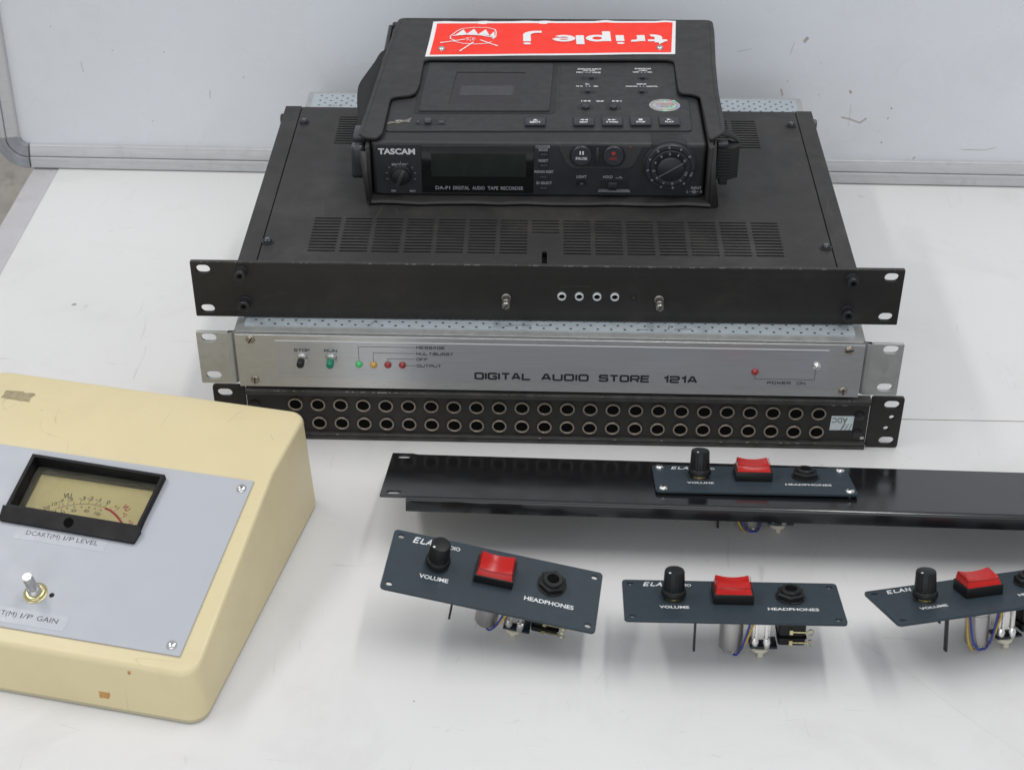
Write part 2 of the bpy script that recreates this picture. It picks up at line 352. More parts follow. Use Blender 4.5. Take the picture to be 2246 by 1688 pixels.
# whiteboard leaning at the back: panel, frame rails, corner
tilt = radians(4)
MW = Matrix.Rotation(-.0085, 4, 'Z') @ Matrix.Rotation(-tilt, 4, 'X')      # local: x right, z up the board, -y to the viewer
wb = thing('whiteboard', 'large white enamel whiteboard in an aluminium frame leaning behind the stacked gear', 'whiteboard', (0, 403.6, 0.2), M=MW)
XL = -494.5; XR = 905; ZT = 640
MB().plate(rrect(XL-2, XR+2, 19.5, ZT+2, 5), t=3, M=FRONT).build('panel', BOARD, wb, smooth=0)
railp = [(-1.5, 0), (-7.9, .2), (-8.5, .9), (-8.5, 6.2), (-8.2, 6.5), (-8.5, 6.8), (-8.5, 9.9), (-8.1, 10.4), (-5.6, 10.6), (-5.6, 11.2), (-7.4, 11.5), (-7.5, 12.2), (-5.2, 19.9), (-5.4, 20.6), (-4.8, 21.3), (-1.0, 21.6), (8, 21.6), (8, 0)]
def rail(x0, x1, M=None):
    m = MB(); rings = [[(x, p[0], p[1]) for p in railp] for x in (x0, x1)]
    m.loft(rings)
    if M: m.v = [M @ v for v in m.v]
    return m
rail(-485.5, 892).build('frame_rail', ALU, wb, smooth=30)
def vrail(x, sgn):
    m = MB(); m.loft([[(x+sgn*(21.6-p[1]), p[0], z) for p in railp] for z in (27, ZT-6)])
    return m
vrail(XL, -1).build('frame_rail', ALU, wb, smooth=30)
vrail(XR, 1).build('frame_rail', ALU, wb, smooth=30)
m = MB(); m.loft([[(x, p[0], ZT+21.6-p[1]) for p in railp] for x in (-485, 892)]); m.build('frame_rail', ALU, wb, smooth=30)
def corner(cx, cz, a0, ro=29.0):
    m = MB(); rings = []
    for k in range(11):
        a = radians(a0+9*k); rings.append([(cx+(ro+.5-p[1]*1.0)*cos(a), p[0]*1.03-.3, cz+(ro+.5-p[1]*1.0)*sin(a)) for p in railp])
    m.loft(rings); return m
corner(XL-21.6+29.2, 29.2, 180).build('corner_cap', PLG, wb, smooth=35)
corner(XR+21.6-29.2, 29.2, 270).build('corner_cap', PLG, wb, smooth=35)
corner(XL-21.6+29.2, ZT+21.6-29.2, 90).build('corner_cap', PLG, wb, smooth=35)
corner(XR+21.6-29.2, ZT+21.6-29.2, 0).build('corner_cap', PLG, wb, smooth=35)
# smears and marker dots on the enamel
b = MB(); Mw = FRONT @ T(0, 0, .06)
def brd(px, py):                                     # rough board position of a spot (pixels of the photograph / 2246)
    return (-494+(px-45)*.4015*(1+.0*py), 21+(323-py)*.423)
for (x0, y0, x1, y1, wd) in [(150, 60, 151, 62, 1.3), (395, 112, 397, 113, 1.6), (207, 135, 210, 160, .5), (280, 110, 282, 111, 1.2), (352, 266, 354, 267, 1.2), (490, 195, 489, 212, .7),
        (566, 165, 570, 165, .9), (1840, 180, 1841, 182, 1.2), (1838, 112, 1839, 113, 1.0), (1769, 152, 1771, 153, 1.0), (2002, 207, 2005, 210, 1.6), (1999, 228, 1998, 233, 1.2),
        (1990, 284, 1992, 287, 1.6), (2063, 324, 2070, 317, 1.3), (1982, 259, 1983, 260, 1.), (1656, 91, 1686, 84, .4), (1806, 268, 1827, 219, .35), (1914, 200, 1914, 250, .35)]:
    A = brd(x0, y0); B = brd(x1, y1); b.ribbon([A, B], wd*.5, 0, Mw)
b.build('marker_specks', mat('dried_marker', (.10, .09, .08), .6), wb, smooth=0)['kind'] = 'stuff'
b = MB()
for P, wd in [([(1896, 230), (1915, 234), (1938, 242), (1952, 231)], 1.3), ([(1757, 170), (1762, 184)], 1.6), ([(1797, 68), (1803, 60), (1806, 62)], 2.6), ([(1907, 170), (1912, 177)], 2.0),
              ([(2170, 298), (2222, 298), (2246, 292)], .5), ([(1770, 95), (1777, 68)], .4)]:
    b.ribbon([brd(*p) for p in P], wd, .02, Mw)
b.build('smears', mat('brown_smear', (.42, .38, .33), .6, var=.2, vscale=300), wb, smooth=0)['kind'] = 'stuff'

# ------------------------------------------------------------------ PATCH PANEL (bottom of the stack)
pp = thing('patch_panel', 'black jack patch panel with two rows of ringed sockets, bottom of the stack', 'patch panel', (0, 0, 0))
for sx in (-1, 1):
    hs = [slot(sx*233, 37.2, 10.5, 6.6), slot(sx*233, 6.2, 10.5, 6.6)]
    if sx == 1: hs += [circ(234.2, 26.4, 1.9, 12), circ(231.4, 16.8, 1.9, 12)]
    out = rrect(218.6, 241.3, .3, 43.6, 2) if sx > 0 else rrect(-241.3, -218.6, .3, 43.6, 2)
    MB().plate(out, hs, 2.4, .25, FRONT).build('mounting_ear', PANELB, pp)
b = MB(); prof = [(0, 43.2), (-4.2, 43.2), (-4.6, 42.8), (-4.6, 41.3), (-3.9, 41.0), (-3.9, 40.2), (-3.0, 38.2), (-1.2, 37.2), (-1.2, 6.4), (-2.6, 5.8), (-3.2, 5.0), (-3.2, 3.6), (-2.7, 3.4), (-2.7, 3.0), (-3.2, 2.8), (-3.2, .4), (2.5, .4), (2.5, 43.2)]
b.loft([[(x, y, z) for y, z in prof] for x in (-217.6, 217.6)]); b.build('channel', PANELB, pp, smooth=25)
b = MB()                                             # chipped paint along the lip
for k in range(46):
    x = random.uniform(-216, 216); ww = random.choice([.6, .9, 1.4, 3.5, 7]) * random.uniform(.4, 1); b.box(x, x+ww, -4.68, -4.3, 42.98-random.random()*.25, 43.24)
for k in range(16):
    x = random.uniform(-216, 216); b.box(x, x+random.uniform(.5, 3), -3.26, -3.0, 4.7, 5.02)
b.box(191, 193.5, -2.2, -1.9, 37.4, 37.9).box(198, 202, -2.3, -1.9, 37.5, 38.1).box(214, 216.6, -1.5, -1.1, 8.2, 10.4)
b.build('bare_metal_chips', STEEL, pp, smooth=0)['kind'] = 'stuff'
MB().box(-205, 205, 2.6, 210, 1.2, 43.4).build('jack_frame', DARK, pp, smooth=0, bevel=.8)
ring = MB().lathe([(5.35, 0), (5.35, .8), (5.0, 1.35), (4.3, 1.3), (4.05, .9), (4.0, .1)], 28, FRONT, caps=False).data('jack_ring', RING, smooth=35)
hole = MB().lathe([(4.1, -.02), (4.0, .35), (3.0, .36)], 22, FRONT).data('socket', VOID, smooth=0)
wash = MB().lathe([(6.3, -.2), (6.3, .22), (5.3, .25)], 24, FRONT).data('washer', RECD, smooth=30)
for r, z in enumerate((29.7, 13.9)):
    for i in range(24):
        o = link('jack', ring, pp, (-183.6+15.935*i, -1.2, z+random.uniform(-.12, .12)))
        link('socket', hole, o); link('washer', wash, o)
lb = MB().plate([(191.8, 15.6), (207.6, 15.9), (208.0, 28.0), (192.2, 27.8)], t=.15, M=T(0, -1.28, 0) @ FRONT).build('label_plate', LABL, pp, smooth=0)
b = MB(); Mt = T(0, -1.36, 0) @ FRONT @ T(203.5, 26.3, 0) @ Matrix.Rotation(pi, 4, 'Z')
b.text('ADC', 0, 10.6, 0, 4.4, 0, 0, Mt)
for k in range(3): b.ribbon([(199.6+2.9*k, 15.9), (202.5+2.2*k, 21.2)], .35, .08+.01*k, T(0, -1.28, 0) @ FRONT)
b.ribbon([(199.6, 15.9), (201.9, 22.5)], .3, .14, T(0, -1.28, 0) @ FRONT)
b.build('lettering', INK, lb, smooth=0)
for x, z in ((211.4, 28.3), (211.6, 12.9), (-212.6, 28.6), (-212.6, 12.9)):
    MB().lathe([(3.6, 0), (3.4, 1.0), (2.0, 1.5)], 16, T(x, -1.2, z) @ FRONT).build('screw', BLKM, pp)

# ------------------------------------------------------------------ SILVER UNIT (middle)
sv = thing('rack_unit', 'silver rack unit with perforated lid and printed title, second in the stack', 'rack unit', (-6.6, -.7, 44.8))
b = MB()
b.plate([(-213.9, 1), (213.9, 1), (213.9, 383), (-213.9, 383)], [[(-207, 9.2), (207, 9.2), (207, 377), (-207, 377)]], 1.0, M=T(0, 0, 43.9))
b.box(-213.9, -212.7, 1, 383, 1, 42.9).box(212.7, 213.9, 1, 383, 1, 42.9).box(-212.7, 212.7, 382, 383, 1, 42.9).box(-213.9, 213.9, 1, 383, 0, 1)
b.box(-212.6, 212.6, 1.0, 30, 40.6, 41.4)
b.build('chassis', GREYP, sv, smooth=0, bevel=.15)
MB().box(-212, 212, 31, 381, 26, 28).build('inner_floor', DARK, sv, smooth=0)
b = MB(); holes = []; ny = int((374-10.6)/4.72)
def perf(b, ylo, yhi):
    hs = []
    k = 0
    while 10.6+4.72*k < yhi:
        y = 10.6+4.72*k
        if y > ylo:
            x = -197.5-9.25+(0 if k % 2 == 0 else 4.62)
            while x < 205:
                if x > -205.5: hs.append(circ(x, y, 1.12, 8))
                x += 9.25
        k += 1
    return hs
b.plate(rrect(-209.2, 209.2, 8.2, 22.3, .8, 2), perf(b, 9, 21), .7, M=T(0, 0, 44.62))
b.plate(rrect(-209.2, 209.2, 22.3, 330, .1, 1), [], .7, M=T(0, 0, 44.62))
b.plate(rrect(-209.2, 209.2, 330, 378, .8, 2), perf(b, 332, 376.5), .7, M=T(0, 0, 44.62))
b.build('perforated_cover', PERF, sv, smooth=0)
b = MB()
for x0, x1, y0, y1 in [(-30, -12, 12.8, 13.4), (-8, 2, 13.3, 13.8), (82, 83.2, 11, 17), (60, 68, 10, 10.7), (86, 98, 11.6, 12.4), (-122, -119, 12, 17)]:
    b.ribbon([(x0, y0), ((x0+x1)/2, (y0+y1)/2+.5), (x1, y1)], .8, 44.68)
b.build('scuffs', mat('dark_scuff', (.16, .17, .17), .6, var=.3, vscale=500), sv, smooth=0)
fp = MB().plate(rrect(-214.2, 214.6, .6, 43.6, .4, 2), [], 2.4, .25, T(0, -2.4, 0) @ FRONT).build('front_panel', BRUSH, sv)
F2 = T(0, -2.4, 0) @ FRONT
MB().plate(rrect(-186.8, 190.6, 8.6, 39.6, .3, 2), [], .16, 0, F2 @ T(0, 0, .14)).build('overlay', OVERL, fp, smooth=0)
b = MB(); b.plate([(-186.8, 38.9), (190.6, 38.9), (190.6, 39.5), (-186.8, 39.5)], [], .1, 0, F2 @ T(0, 0, .24))
b.build('edge_highlight', WHITE, fp, smooth=0)  # specular highlight on the overlay's top edge, painted as a white strip
b = MB(); FT = F2 @ T(0, 0, .22)
wide(b, 'DIGITAL', -50.6, -11.2, 9.9, 6.1, 1.5, 0, FT); wide(b, 'AUDIO', -4.6, 28.4, 9.9, 6.1, 1.5, 0, FT)
wide(b, 'STORE', 35.2, 70.6, 9.9, 6.1, 1.5, 0, FT); wide(b, '121A', 79.6, 103.2, 9.9, 6.1, 1.5, 0, FT)
wide(b, 'STOP', -174.3, -163.4, 30.5, 2.3, .44, 0, FT); wide(b, 'RUN', -153.6, -144.6, 30.5, 2.3, .44, 0, FT)
wide(b, 'MESSAGE', -90.2, -70.4, 34.4, 2.3, .46, 0, FT); wide(b, 'MULTIBURST', -90.2, -64.6, 29.3, 2.3, .46, 0, FT)
wide(b, 'OFF', -90.2, -82.4, 24.7, 2.3, .46, 0, FT); wide(b, 'OUTPUT', -90.2, -73.2, 19.3, 2.3, .46, 0, FT)
wide(b, 'POWER', 151.0, 167.2, 10.6, 2.3, .46, 0, FT); wide(b, 'ON', 171.2, 177.2, 10.6, 2.3, .46, 0, FT)
for P in ([(-129.9, 22), (-129.9, 35.5), (-91, 35.5)], [(-119.9, 22), (-119.9, 30.5), (-91, 30.5)], [(-110, 22), (-110, 25.9), (-91, 25.9)], [(-98.2, 20.4), (-91, 20.4)], [(142.2, 18.3), (142.2, 14.7), (183, 14.7), (183, 23.5)]):
    b.ribbon(P, .28, 0, FT)
b.build('lettering', INK, fp, smooth=0)
b = MB().lathe([(3.2, 0), (3.2, .25), (2.5, 1.0), (1.5, 1.3)], 20, FRONT); sm = b.data('screw', mat('tarnished_screw', (.33, .29, .24), .35, .9, var=.2, vscale=300), smooth=50)
for x, z, a in ((-203.6, 39.6, 60), (-203.3, 6.2, 85), (204.1, 39.4, 15), (203.6, 5.7, 95)):
    o = link('screw', sm, sv, (x, -2.4, z))
    MB().box(-2.6, 2.6, -.3, .3, .9, 1.36, FRONT @ Matrix.Rotation(radians(a), 4, 'Z')).build('slot', VOID, o, smooth=0)
for x, m, nm in ((-169.2, KNOBM, 'stop_button'), (-148.9, CAPG, 'run_button')):
    o = MB().lathe([(4.2, 0), (4.2, 1.0), (3.4, 1.7), (3.0, 1.9), (3.0, 3.2), (2.2, 3.4), (2.2, 3.8)], 20, T(x, -2.5, 25.4) @ FRONT).build(nm, STEEL, sv, smooth=40)
    MB().lathe([(2.3, 3.2), (2.55, 3.6), (2.55, 9.2), (2.1, 9.9), (1.0, 10.1)], 18, T(x, -2.5, 25.4) @ FRONT).build('cap', m, o, smooth=50)
for x, z, m, nm in ((-130, 20.9, LEDG, 'green_lamp'), (-120, 20.7, LEDA, 'amber_lamp'), (-110.1, 20.9, LEDR, 'red_lamp'), (-100.1, 20.9, LEDR, 'red_lamp'), (141.9, 20.8, LEDR, 'red_lamp')):
    MB().lathe([(2.5, 0), (2.5, .7), (2.2, 1.5), (1.5, 2.2), (.6, 2.5)], 18, T(x, -2.5, z) @ FRONT).build(nm, m, sv, smooth=60)
MB().lathe([(2.9, 0), (2.8, 1.0), (2.2, 1.3), (2.0, 1.7), (1.4, 2.6), (.5, 2.9)], 22, T(183.4, -2.5, 26.6) @ FRONT).build('power_switch', CHROME, sv, smooth=40)
for sx in (-1, 1):                                    # bent mounting brackets
    c = [(241.3, 0), (241.3, 2.6)]
    path = [(241.3, 0), (220.5, 0), (217.8, .8), (216.2, 2.6), (215.8, 5), (215.8, 60)]
    inner = [(214.2, 60), (214.2, 4.5), (215.0, 1.8)]
    hs = [slot(sx*232.7, 38.9, 10.5, 6.4), slot(sx*232.4, 7.6, 10.5, 6.4)]
    b = MB().plate(rrect(min(sx*219.5, sx*241.3), max(sx*219.5, sx*241.3), 1, 43.4, .8), hs, 2.4, .2, FRONT)
    ring_ = [(219.5, 0), (217.2, .7), (215.9, 2.2), (215.4, 4.6), (215.4, 70), (213.9, 70), (213.9, 3.0), (216, 2.4), (219.5, 2.4)]
    b.loft([[(sx*x, y, z) for x, y in ring_] for z in (1, 43.4)])
    b.build('mounting_ear', GREYP, sv, smooth=35)

# ------------------------------------------------------------------ BLACK UNIT (top of the stack)
bu = thing('rack_unit', 'flat matte black rack unit with slotted lid, topmost rack unit under the tape recorder', 'rack unit', (-8.9, 18.1, 90.1), .0086)
hs = [slot(sx*232.8+(.0), z, 9.6, 6.6) for sx in (-1, 1) for z in (38.0, 6.4)]
MB().plate(rrect(-241.3, 241.3, .2, 44, .8, 2), hs, 3, .35, FRONT).build('front_panel', PANELB, bu)
b = MB()
for sx in (-1, 1):
    b.box(min(sx*196.4, sx*209.3), max(sx*196.4, sx*209.3), 3.2, 244, .5, 43.3)
b.box(-196.4, 196.4, 242.4, 244, .5, 42.4).box(-196.4, 196.4, 3.2, 242.4, .5, 2)
b.build('chassis', LID, bu, smooth=0, bevel=.5)
MB().box(-196.3, 196.3, 5, 242, 22, 24).build('inner_floor', VOID, bu, smooth=0)
hs = []
for i in range(15):
    x0 = -163.9+21.93*i
    rows = range(12) if i != 7 else range(7, 12)
    for r in rows: hs.append(slot(x0+9.7, 18.0+r*4.08, 19.2, 1.75))
    if i in (0, 1, 2, 12, 13, 14):
        for r in range(12): hs.append(slot(x0+9.7, 179.5+r*4.08, 19.2, 1.75))
hs.append(slot(-1.2, 11.4, 3.7, 18.6))
MB().plate(rrect(-195.7, 195.7, 3.3, 242.2, .4, 2), hs, 1.1, .12, T(0, 0, 43.3), res=0).build('slotted_lid', LID, bu, smooth=30)
b = MB()
for k in range(5): b.box(-2.6, .2, 4.4+3.3*k, 5.6+3.3*k, 38, 39.2)
b.build('adjuster', BLKM, bu, smooth=0)
ws = MB().lathe([(4.2, 0), (4.2, .7), (3.2, .9), (3.0, 2.0), (2.2, 2.6), (1.3, 2.7)], 20).data('lid_screw', BLKM, smooth=40)
for x, y in ((-190.8, 214.6), (-192.3, 28.9), (190.0, 217.5), (191.9, 29.6)):
    o = link('lid_screw', ws, bu, (x, y, 43.3)); link('recess', cross_me(1.9, 2.85, STEEL, .4), o, rot=(0, 0, random.random()))
for sx in (-1, 1):
    MB().lathe([(4.6, 0), (4.6, 2), (3.4, 3)], 6, T(sx*209.3, 233, 37) @ Matrix.Rotation(sx*pi/2, 4, 'Y')).build('side_screw', BLKM, bu)
cap = MB().lathe([(4.7, 0), (4.7, .8), (4.2, 1.2), (4.0, 6.4), (3.5, 7.0), (2.5, 7.0), (2.3, 6.3)], 24, FRONT).data('cap_bolt', BLKM, smooth=35)
hexm = MB().lathe([(1.75, 6.2), (1.75, 6.4)], 6, FRONT).data('hex_socket', VOID, smooth=0)
for x, z in ((-206.9, 36.6), (-206.4, 12.4), (206.3, 36.6), (206.0, 10.9)):
    o = link('cap_bolt', cap, bu, (x, 0, z)); link('hex_socket', hexm, o)
b = MB()
for k in range(60):
    x = random.uniform(-240, 238); b.box(x, x+random.choice([.5, .8, 1.5, 4])*random.uniform(.4, 1), -.05, .5, 43.6, 44.02)
b.build('edge_wear', mat('worn_edge_metal', (.20, .195, .19), .5, .5), bu, smooth=0)['kind'] = 'stuff'
post = MB().lathe([(3.2, 0), (3.2, .6), (2.5, .9), (2.5, 6.0), (2.9, 6.4), (2.9, 7.2), (2.6, 7.6), (2.8, 8.2), (2.8, 11.2), (2.3, 11.8)], 20, FRONT).data('thumb_post', mat('dull_post_metal', (.32, .31, .29), .38, .9, var=.2, vscale=300), smooth=40)
for x in (-26.9, 77.3):
    o = link('thumb_post', post, bu, (x, 0, 18.6)); MB().box(-2.3, 2.3, -.3, .3, 11.3, 11.9, FRONT @ Matrix.Rotation(.9, 4, 'Z')).build('slot', VOID, o, smooth=0)
eye = MB().lathe([(3.2, 0), (3.2, .5), (2.9, 1.3), (2.2, 1.5), (1.9, .9), (1.8, .1)], 22, FRONT, caps=False).data('eyelet', mat('bright_eyelet', (.85, .85, .85), .25, .6), smooth=50)
eyh = MB().lathe([(2.0, .02), (1.9, .3)], 18, FRONT).data('socket', VOID, smooth=0)
for x in (11, 22.9, 35, 47.1):
    o = link('eyelet', eye, bu, (x, 0, 20.4)); link('socket', eyh, o)
o = MB().lathe([(2.9, 0), (2.8, .25), (2.0, .3)], 18, T(59.9, 0, 19.8) @ FRONT).build('dark_eyelet', RECD, bu)
MB().lathe([(1.2, .2), (1.1, .9)], 12, T(59.9, 0, 19.8) @ FRONT).build('insert', BROWN, o)
b = MB(); b.ribbon([(10, 27.6), (18, 28.1), (30, 28.2)], .22, .04, FRONT); b.ribbon([(-196, 15), (-188, 18), (-178, 20.5)], .14, .04, FRONT)
b.build('scratch', mat('panel_scratch', (.09, .075, .07), .5), bu, smooth=0)

# ------------------------------------------------------------------ TAPE RECORDER in its case
RM = (-16, 110.8, 136.5); RY = .01517
tr = thing('tape_recorder', 'portable black digital audio tape recorder lying in its leather case on the stack', 'tape recorder', RM, RY)
b = MB(); b.box(-118.6, 118.4, 0, 204, 0, 42.6)
b.build('body', RECB, tr, bevel=2.6, seg=3)
# top plate of the controls, with its outline groove
tp = roundpoly([(-109.2, 15.2), (109, 19.6), (110.5, 71), (102, 73), (104, 136), (-88.6, 134), (-91.5, 70), (-108.6, 66)], 3)
MB().plate([(x*1.0, y) for x, y in roundpoly([(-110.2, 14.2), (110, 18.6), (111.5, 74), (103, 76), (105, 139), (-89.6, 137), (-93, 72), (-109.6, 68)], 3)], [], .3, 0, T(0, 0, 42.75)).build('panel_groove', RECD, tr, smooth=0)
top = MB().plate(tp, [], 1.2, .3, T(0, 0, 43.45)).build('top_panel', RECB, tr)
MB().plate(roundpoly([(-91.5, 43.2), (12, 45.0), (14.8, 134), (-88.6, 132)], 5), [], .3, 0, T(0, 0, 43.62)).build('door_groove', RECD, tr, smooth=0)
dr = MB().plate(roundpoly([(-87.6, 46.8), (7.6, 48.3), (11.0, 130.8), (-84.6, 130.4)], 2), [roundpoly([(-66.5, 59), (-14, 59.8), (-10.6, 114.6), (-62.5, 114.6)], 1)], 1.2, .3, T(0, 0, 44.4)).build('cassette_door', RECB, tr)
wn = MB().plate(roundpoly([(-67, 58.6), (-13.6, 59.4), (-10.2, 115), (-62.1, 115)], 1), [], .4, 0, T(0, 0, 43.9)).build('window', mat('smoked_window', (.012, .011, .012), .2, spec=.4), dr, smooth=0)
MB().plate([(-59.4, 73), (-19.6, 74), (-18.4, 91.4), (-58, 90.4)], [], .2, 0, T(0, 0, 44.02)).build('cassette_label', mat('dim_cassette_label', (.032, .031, .033), .3), dr, smooth=0)
b = MB(); b.ribbon([(14.2, 52), (16.6, 128)], .6, 43.5); b.build('seam', RECD, tr, smooth=0)
def slide(x, y, w_, kx):
    o = MB().plate(slot(x, y, w_, 4.2), [], .3, 0, T(0, 0, 43.6)).build('slide_switch', RECD, tr, smooth=0)
    MB().box(kx-1.7, kx+1.7, y-1.2, y+1.6, 43.55, 44.9).build('slider', BTN, o, bevel=.4)
slide(38.2, 106.6, 13.2, 39.6); slide(78.6, 107.2, 9.0, 78.2); slide(36.4, 82.2, 12.4, 36.2); slide(77.0, 82.6, 8.6, 76.5)
for x in (34, 54.3):
    o = MB().plate(circ(x, 56.5, 6.0, 24, 5.4), [], .3, 0, T(0, 0, 43.6)).build('skip_button', RECD, tr, smooth=0)
    MB().lathe([(2.9, 43.5), (2.8, 44.8), (2.0, 45.3)], 18, T(x, 55.6, 0)).build('cap', BTN, o, smooth=45)
def key(x, y, w_=16.4):
    o = MB().plate(rrect(x-w_/2, x+w_/2, y-8.3, y+8.0, 1.0, 3), [], .3, 0, T(0, 0, 43.6)).build('transport_button', RECD, tr, smooth=0)
    m = MB(); m.add([(x-w_/2+1, y-7.4, 43.5), (x+w_/2-1, y-7.4, 43.5), (x+w_/2-1, y+5.6, 43.5), (x-w_/2+1, y+5.6, 43.5), (x-w_/2+1, y-7.4, 45.3), (x+w_/2-1, y-7.4, 45.3), (x+w_/2-1, y+5.6, 44.7), (x-w_/2+1, y+5.6, 44.7)],
        [(3, 2, 1, 0), (4, 5, 6, 7), (0, 1, 5, 4), (1, 2, 6, 5), (2, 3, 7, 6), (3, 0, 4, 7)])
    m.build('cap', BTN, o, bevel=.4)
    p = MB(); return o, p
def tri(p, x, y, s_, z, d=1): p.add([(x-d*s_/2, y-s_*.42, z), (x+d*s_/2, y, z), (x-d*s_/2, y+s_*.42, z)], [(0, 1, 2)] if d > 0 else [(0, 2, 1)])
for nm, x, y in (('EJECT', -2.6, 31), ('REW', 32.2, 31.6), ('F FWD', 52.7, 32), ('STOP', 73.1, 32.6), ('PLAY', 93.8, 33.2)):
    o, p = key(x, y); zt = 45.4; hw = {'EJECT': 3.9, 'REW': 2.9, 'F FWD': 4.2, 'STOP': 3.3, 'PLAY': 3.1}[nm]
    p.text(nm, x-hw, x+hw, y-5.0, 2.4, zt, .3)
    yy = y-.2
    if nm == 'EJECT': p.add([(x-1.7, yy-.6, zt), (x+1.7, yy-.6, zt), (x, yy+1.3, zt)], [(0, 1, 2)]); p.box(x-1.7, x+1.7, yy-1.5, yy-1.0, zt-.05, zt)
    if nm == 'REW': tri(p, x-1.5, yy, 2.9, zt, -1); tri(p, x+1.5, yy, 2.9, zt, -1)
    if nm == 'F FWD': tri(p, x-1.5, yy, 2.9, zt); tri(p, x+1.5, yy, 2.9, zt)
    if nm == 'STOP': p.box(x-1.4, x+1.4, yy-1.2, yy+1.2, zt-.05, zt)
    if nm == 'PLAY': tri(p, x, yy, 3.0, zt)
    p.build('symbol', WHITE, o, smooth=0)
o = MB().plate(rrect(-88.6, -66.6, 25.2, 33.2, 1), [], .3, 0, T(0, 0, 43.6)).build('power_switch', RECD, tr, smooth=0)
MB().box(-82, -77.6, 26.2, 33, 43.5, 45.2).box(-88, -86, 27, 31.5, 43.5, 44.2).box(-72, -68, 27, 31, 43.5, 44.2).build('slider', PLAS, o, bevel=.4)
b = MB(); Z = 43.62
def ct(st, x, w_, y, h): b.text(st, x-w_/2, x+w_/2, y, h*1.1, Z, .28)
ct('ANALOG INPUT', 38.3, 18.4, 121.6, 2.3); ct('PAD 20dB', 38.2, 9.0, 118.9, 1.5); ct('MIC', 31.0, 5.2, 115.6, 2.0); ct('LINE', 44.2, 5.2, 115.6, 2.0)
b.ribbon([(34.8, 116.4), (39.0, 116.4), (39.0, 117.6)], .4, Z); b.plate(circ(40.9, 116.4, .55, 8), [], .02, 0, T(0, 0, Z))
ct('PHANTOM', 79.3, 12.2, 122.8, 2.3); ct('(+48V)', 79.2, 6.4, 119.9, 1.8); ct('OFF', 73.6, 4.6, 116.8, 2.0); ct('ON', 84.2, 3.4, 116.8, 2.0)
ct('Fs', 36.3, 2.8, 94.6, 2.0); ct('44.1k', 30.2, 5.4, 91.0, 1.9); ct('48k', 42.6, 3.8, 91.0, 1.9)
ct('INPUT', 77.1, 7.4, 95.2, 2.1); ct('ANALOG', 69.2, 8.8, 91.4, 1.9); ct('DIGITAL', 84.8, 8.6, 91.4, 1.9); ct('SKIP', 45.1, 5.8, 65.2, 2.0)
for x, y in ((78.0, 117.6), (80.6, 117.6), (35.4, 91.9), (37.9, 91.9), (75.7, 92.2), (78.3, 92.2)): b.plate(circ(x, y, .5, 8), [], .02, 0, T(0, 0, Z))
b.box(31.2, 31.7, 65.2, 67.6, Z-.02, Z); tri(b, 33.4, 66.4, 2.8, Z, -1); tri(b, 36.4, 66.4, 2.8, Z, -1)
b.box(60.2, 60.7, 65.4, 67.8, Z-.02, Z); tri(b, 55.4, 66.6, 2.8, Z); tri(b, 58.4, 66.6, 2.8, Z)
b.text('POWER', -103, -93.6, 30.4, 2.1, Z, .12)
b.build('top_lettering', WHITE, tr, smooth=0)
MB().plate([(-108.6, 25.2), (-104, 27.5), (-101, 26.2), (-97, 29.4), (-93, 28.2), (-91.8, 36.6), (-95, 33.6), (-98, 31.6), (-103, 29.6), (-107, 29.8), (-109, 27.6)], [], .05, 0, T(0, 0, 43.72)).build('torn_residue', mat('torn_label_residue', (.16, .145, .12), .8, var=.4, vscale=600), tr, smooth=0)
# foil seal
hl = MB().plate(circ(92.1, 60.2, 11.3, 40, 10.2), [], .12, 0, T(0, 0, 43.62)).build('foil_seal', HOLO, tr, smooth=0)
b = MB(); b.text('WARNING', 85.4, 99, 60.8, 2.6, 43.7, .15)
b.build('red_lettering', mat('dull_red_print', (.35, .08, .07), .4), hl, smooth=0)
b = MB(); b.text('TAMPERED', 85.8, 98.6, 57.6, 1.7, 43.7, .1); b.ribbon([(92.1+9.2*cos(a), 60.2+8.3*sin(a)) for a in [2*pi*k/40 for k in range(41)]], .35, 43.7)
for k in range(24):
    a = 2*pi*k/24; b.ribbon([(92.1+9.9*cos(a), 60.2+8.9*sin(a)), (92.1+10.6*cos(a+.02), 60.2+9.6*sin(a+.02))], .5, 43.71)
b.build('ring_lettering', mat('blue_grey_print', (.10, .11, .17), .4), hl, smooth=0)
for cnm, c, spots in (('green', (.25, .8, .45), ((95.6, 56.4), (98.6, 57.4), (91.8, 51.0), (92.6, 66.6), (99.4, 67.4))), ('violet', (.35, .35, .85), ((87.6, 58.6), (102.0, 57.2))), ('pink', (.85, .35, .5), ((96.6, 66.0),))):
    b = MB()
    for x, y in spots: b.plate(circ(x, y, 1.25, 8), [], .03, 0, T(0, 0, 43.74))
    b.build(cnm+'_glint', mat(cnm+'_foil', c, .3, .3), hl, smooth=0)

# front face (u = x, v = height)
FR = FRONT
MB().plate(rrect(-115.8, 115.8, 1.6, 40.4, 3.5), [], .5, .15, T(0, -.45, 0) @ FR).build('front_panel', mat('front_panel_plastic', (.020, .0205, .023), .42, var=.1, bump=.12, bscale=3000), tr)
MB().box(-83.2, -3.5, -1.5, .2, 3.1, 40.8).build('display_window', LCDW, tr, bevel=.5)
MB().plate([(-76.2, 16.2), (-8.8, 16.4), (-8.8, 34.5), (-76.2, 34.5)], [], .1, 0, T(0, -1.58, 0) @ FR).build('lcd', LCDG, tr, smooth=0)
b = MB(); b.text('DA-P1', -73.6, -63.2, 5.9, 2.8, 0, .1, T(0, -1.6, 0) @ FR)
for s_, x0, x1 in (('DIGITAL', -60.9, -49.3), ('AUDIO', -47.2, -38.4), ('TAPE', -36.2, -28.6), ('RECORDER', -26.8, -10.6)): b.text(s_, x0, x1, 5.9, 2.8, 0, .1, T(0, -1.6, 0) @ FR)
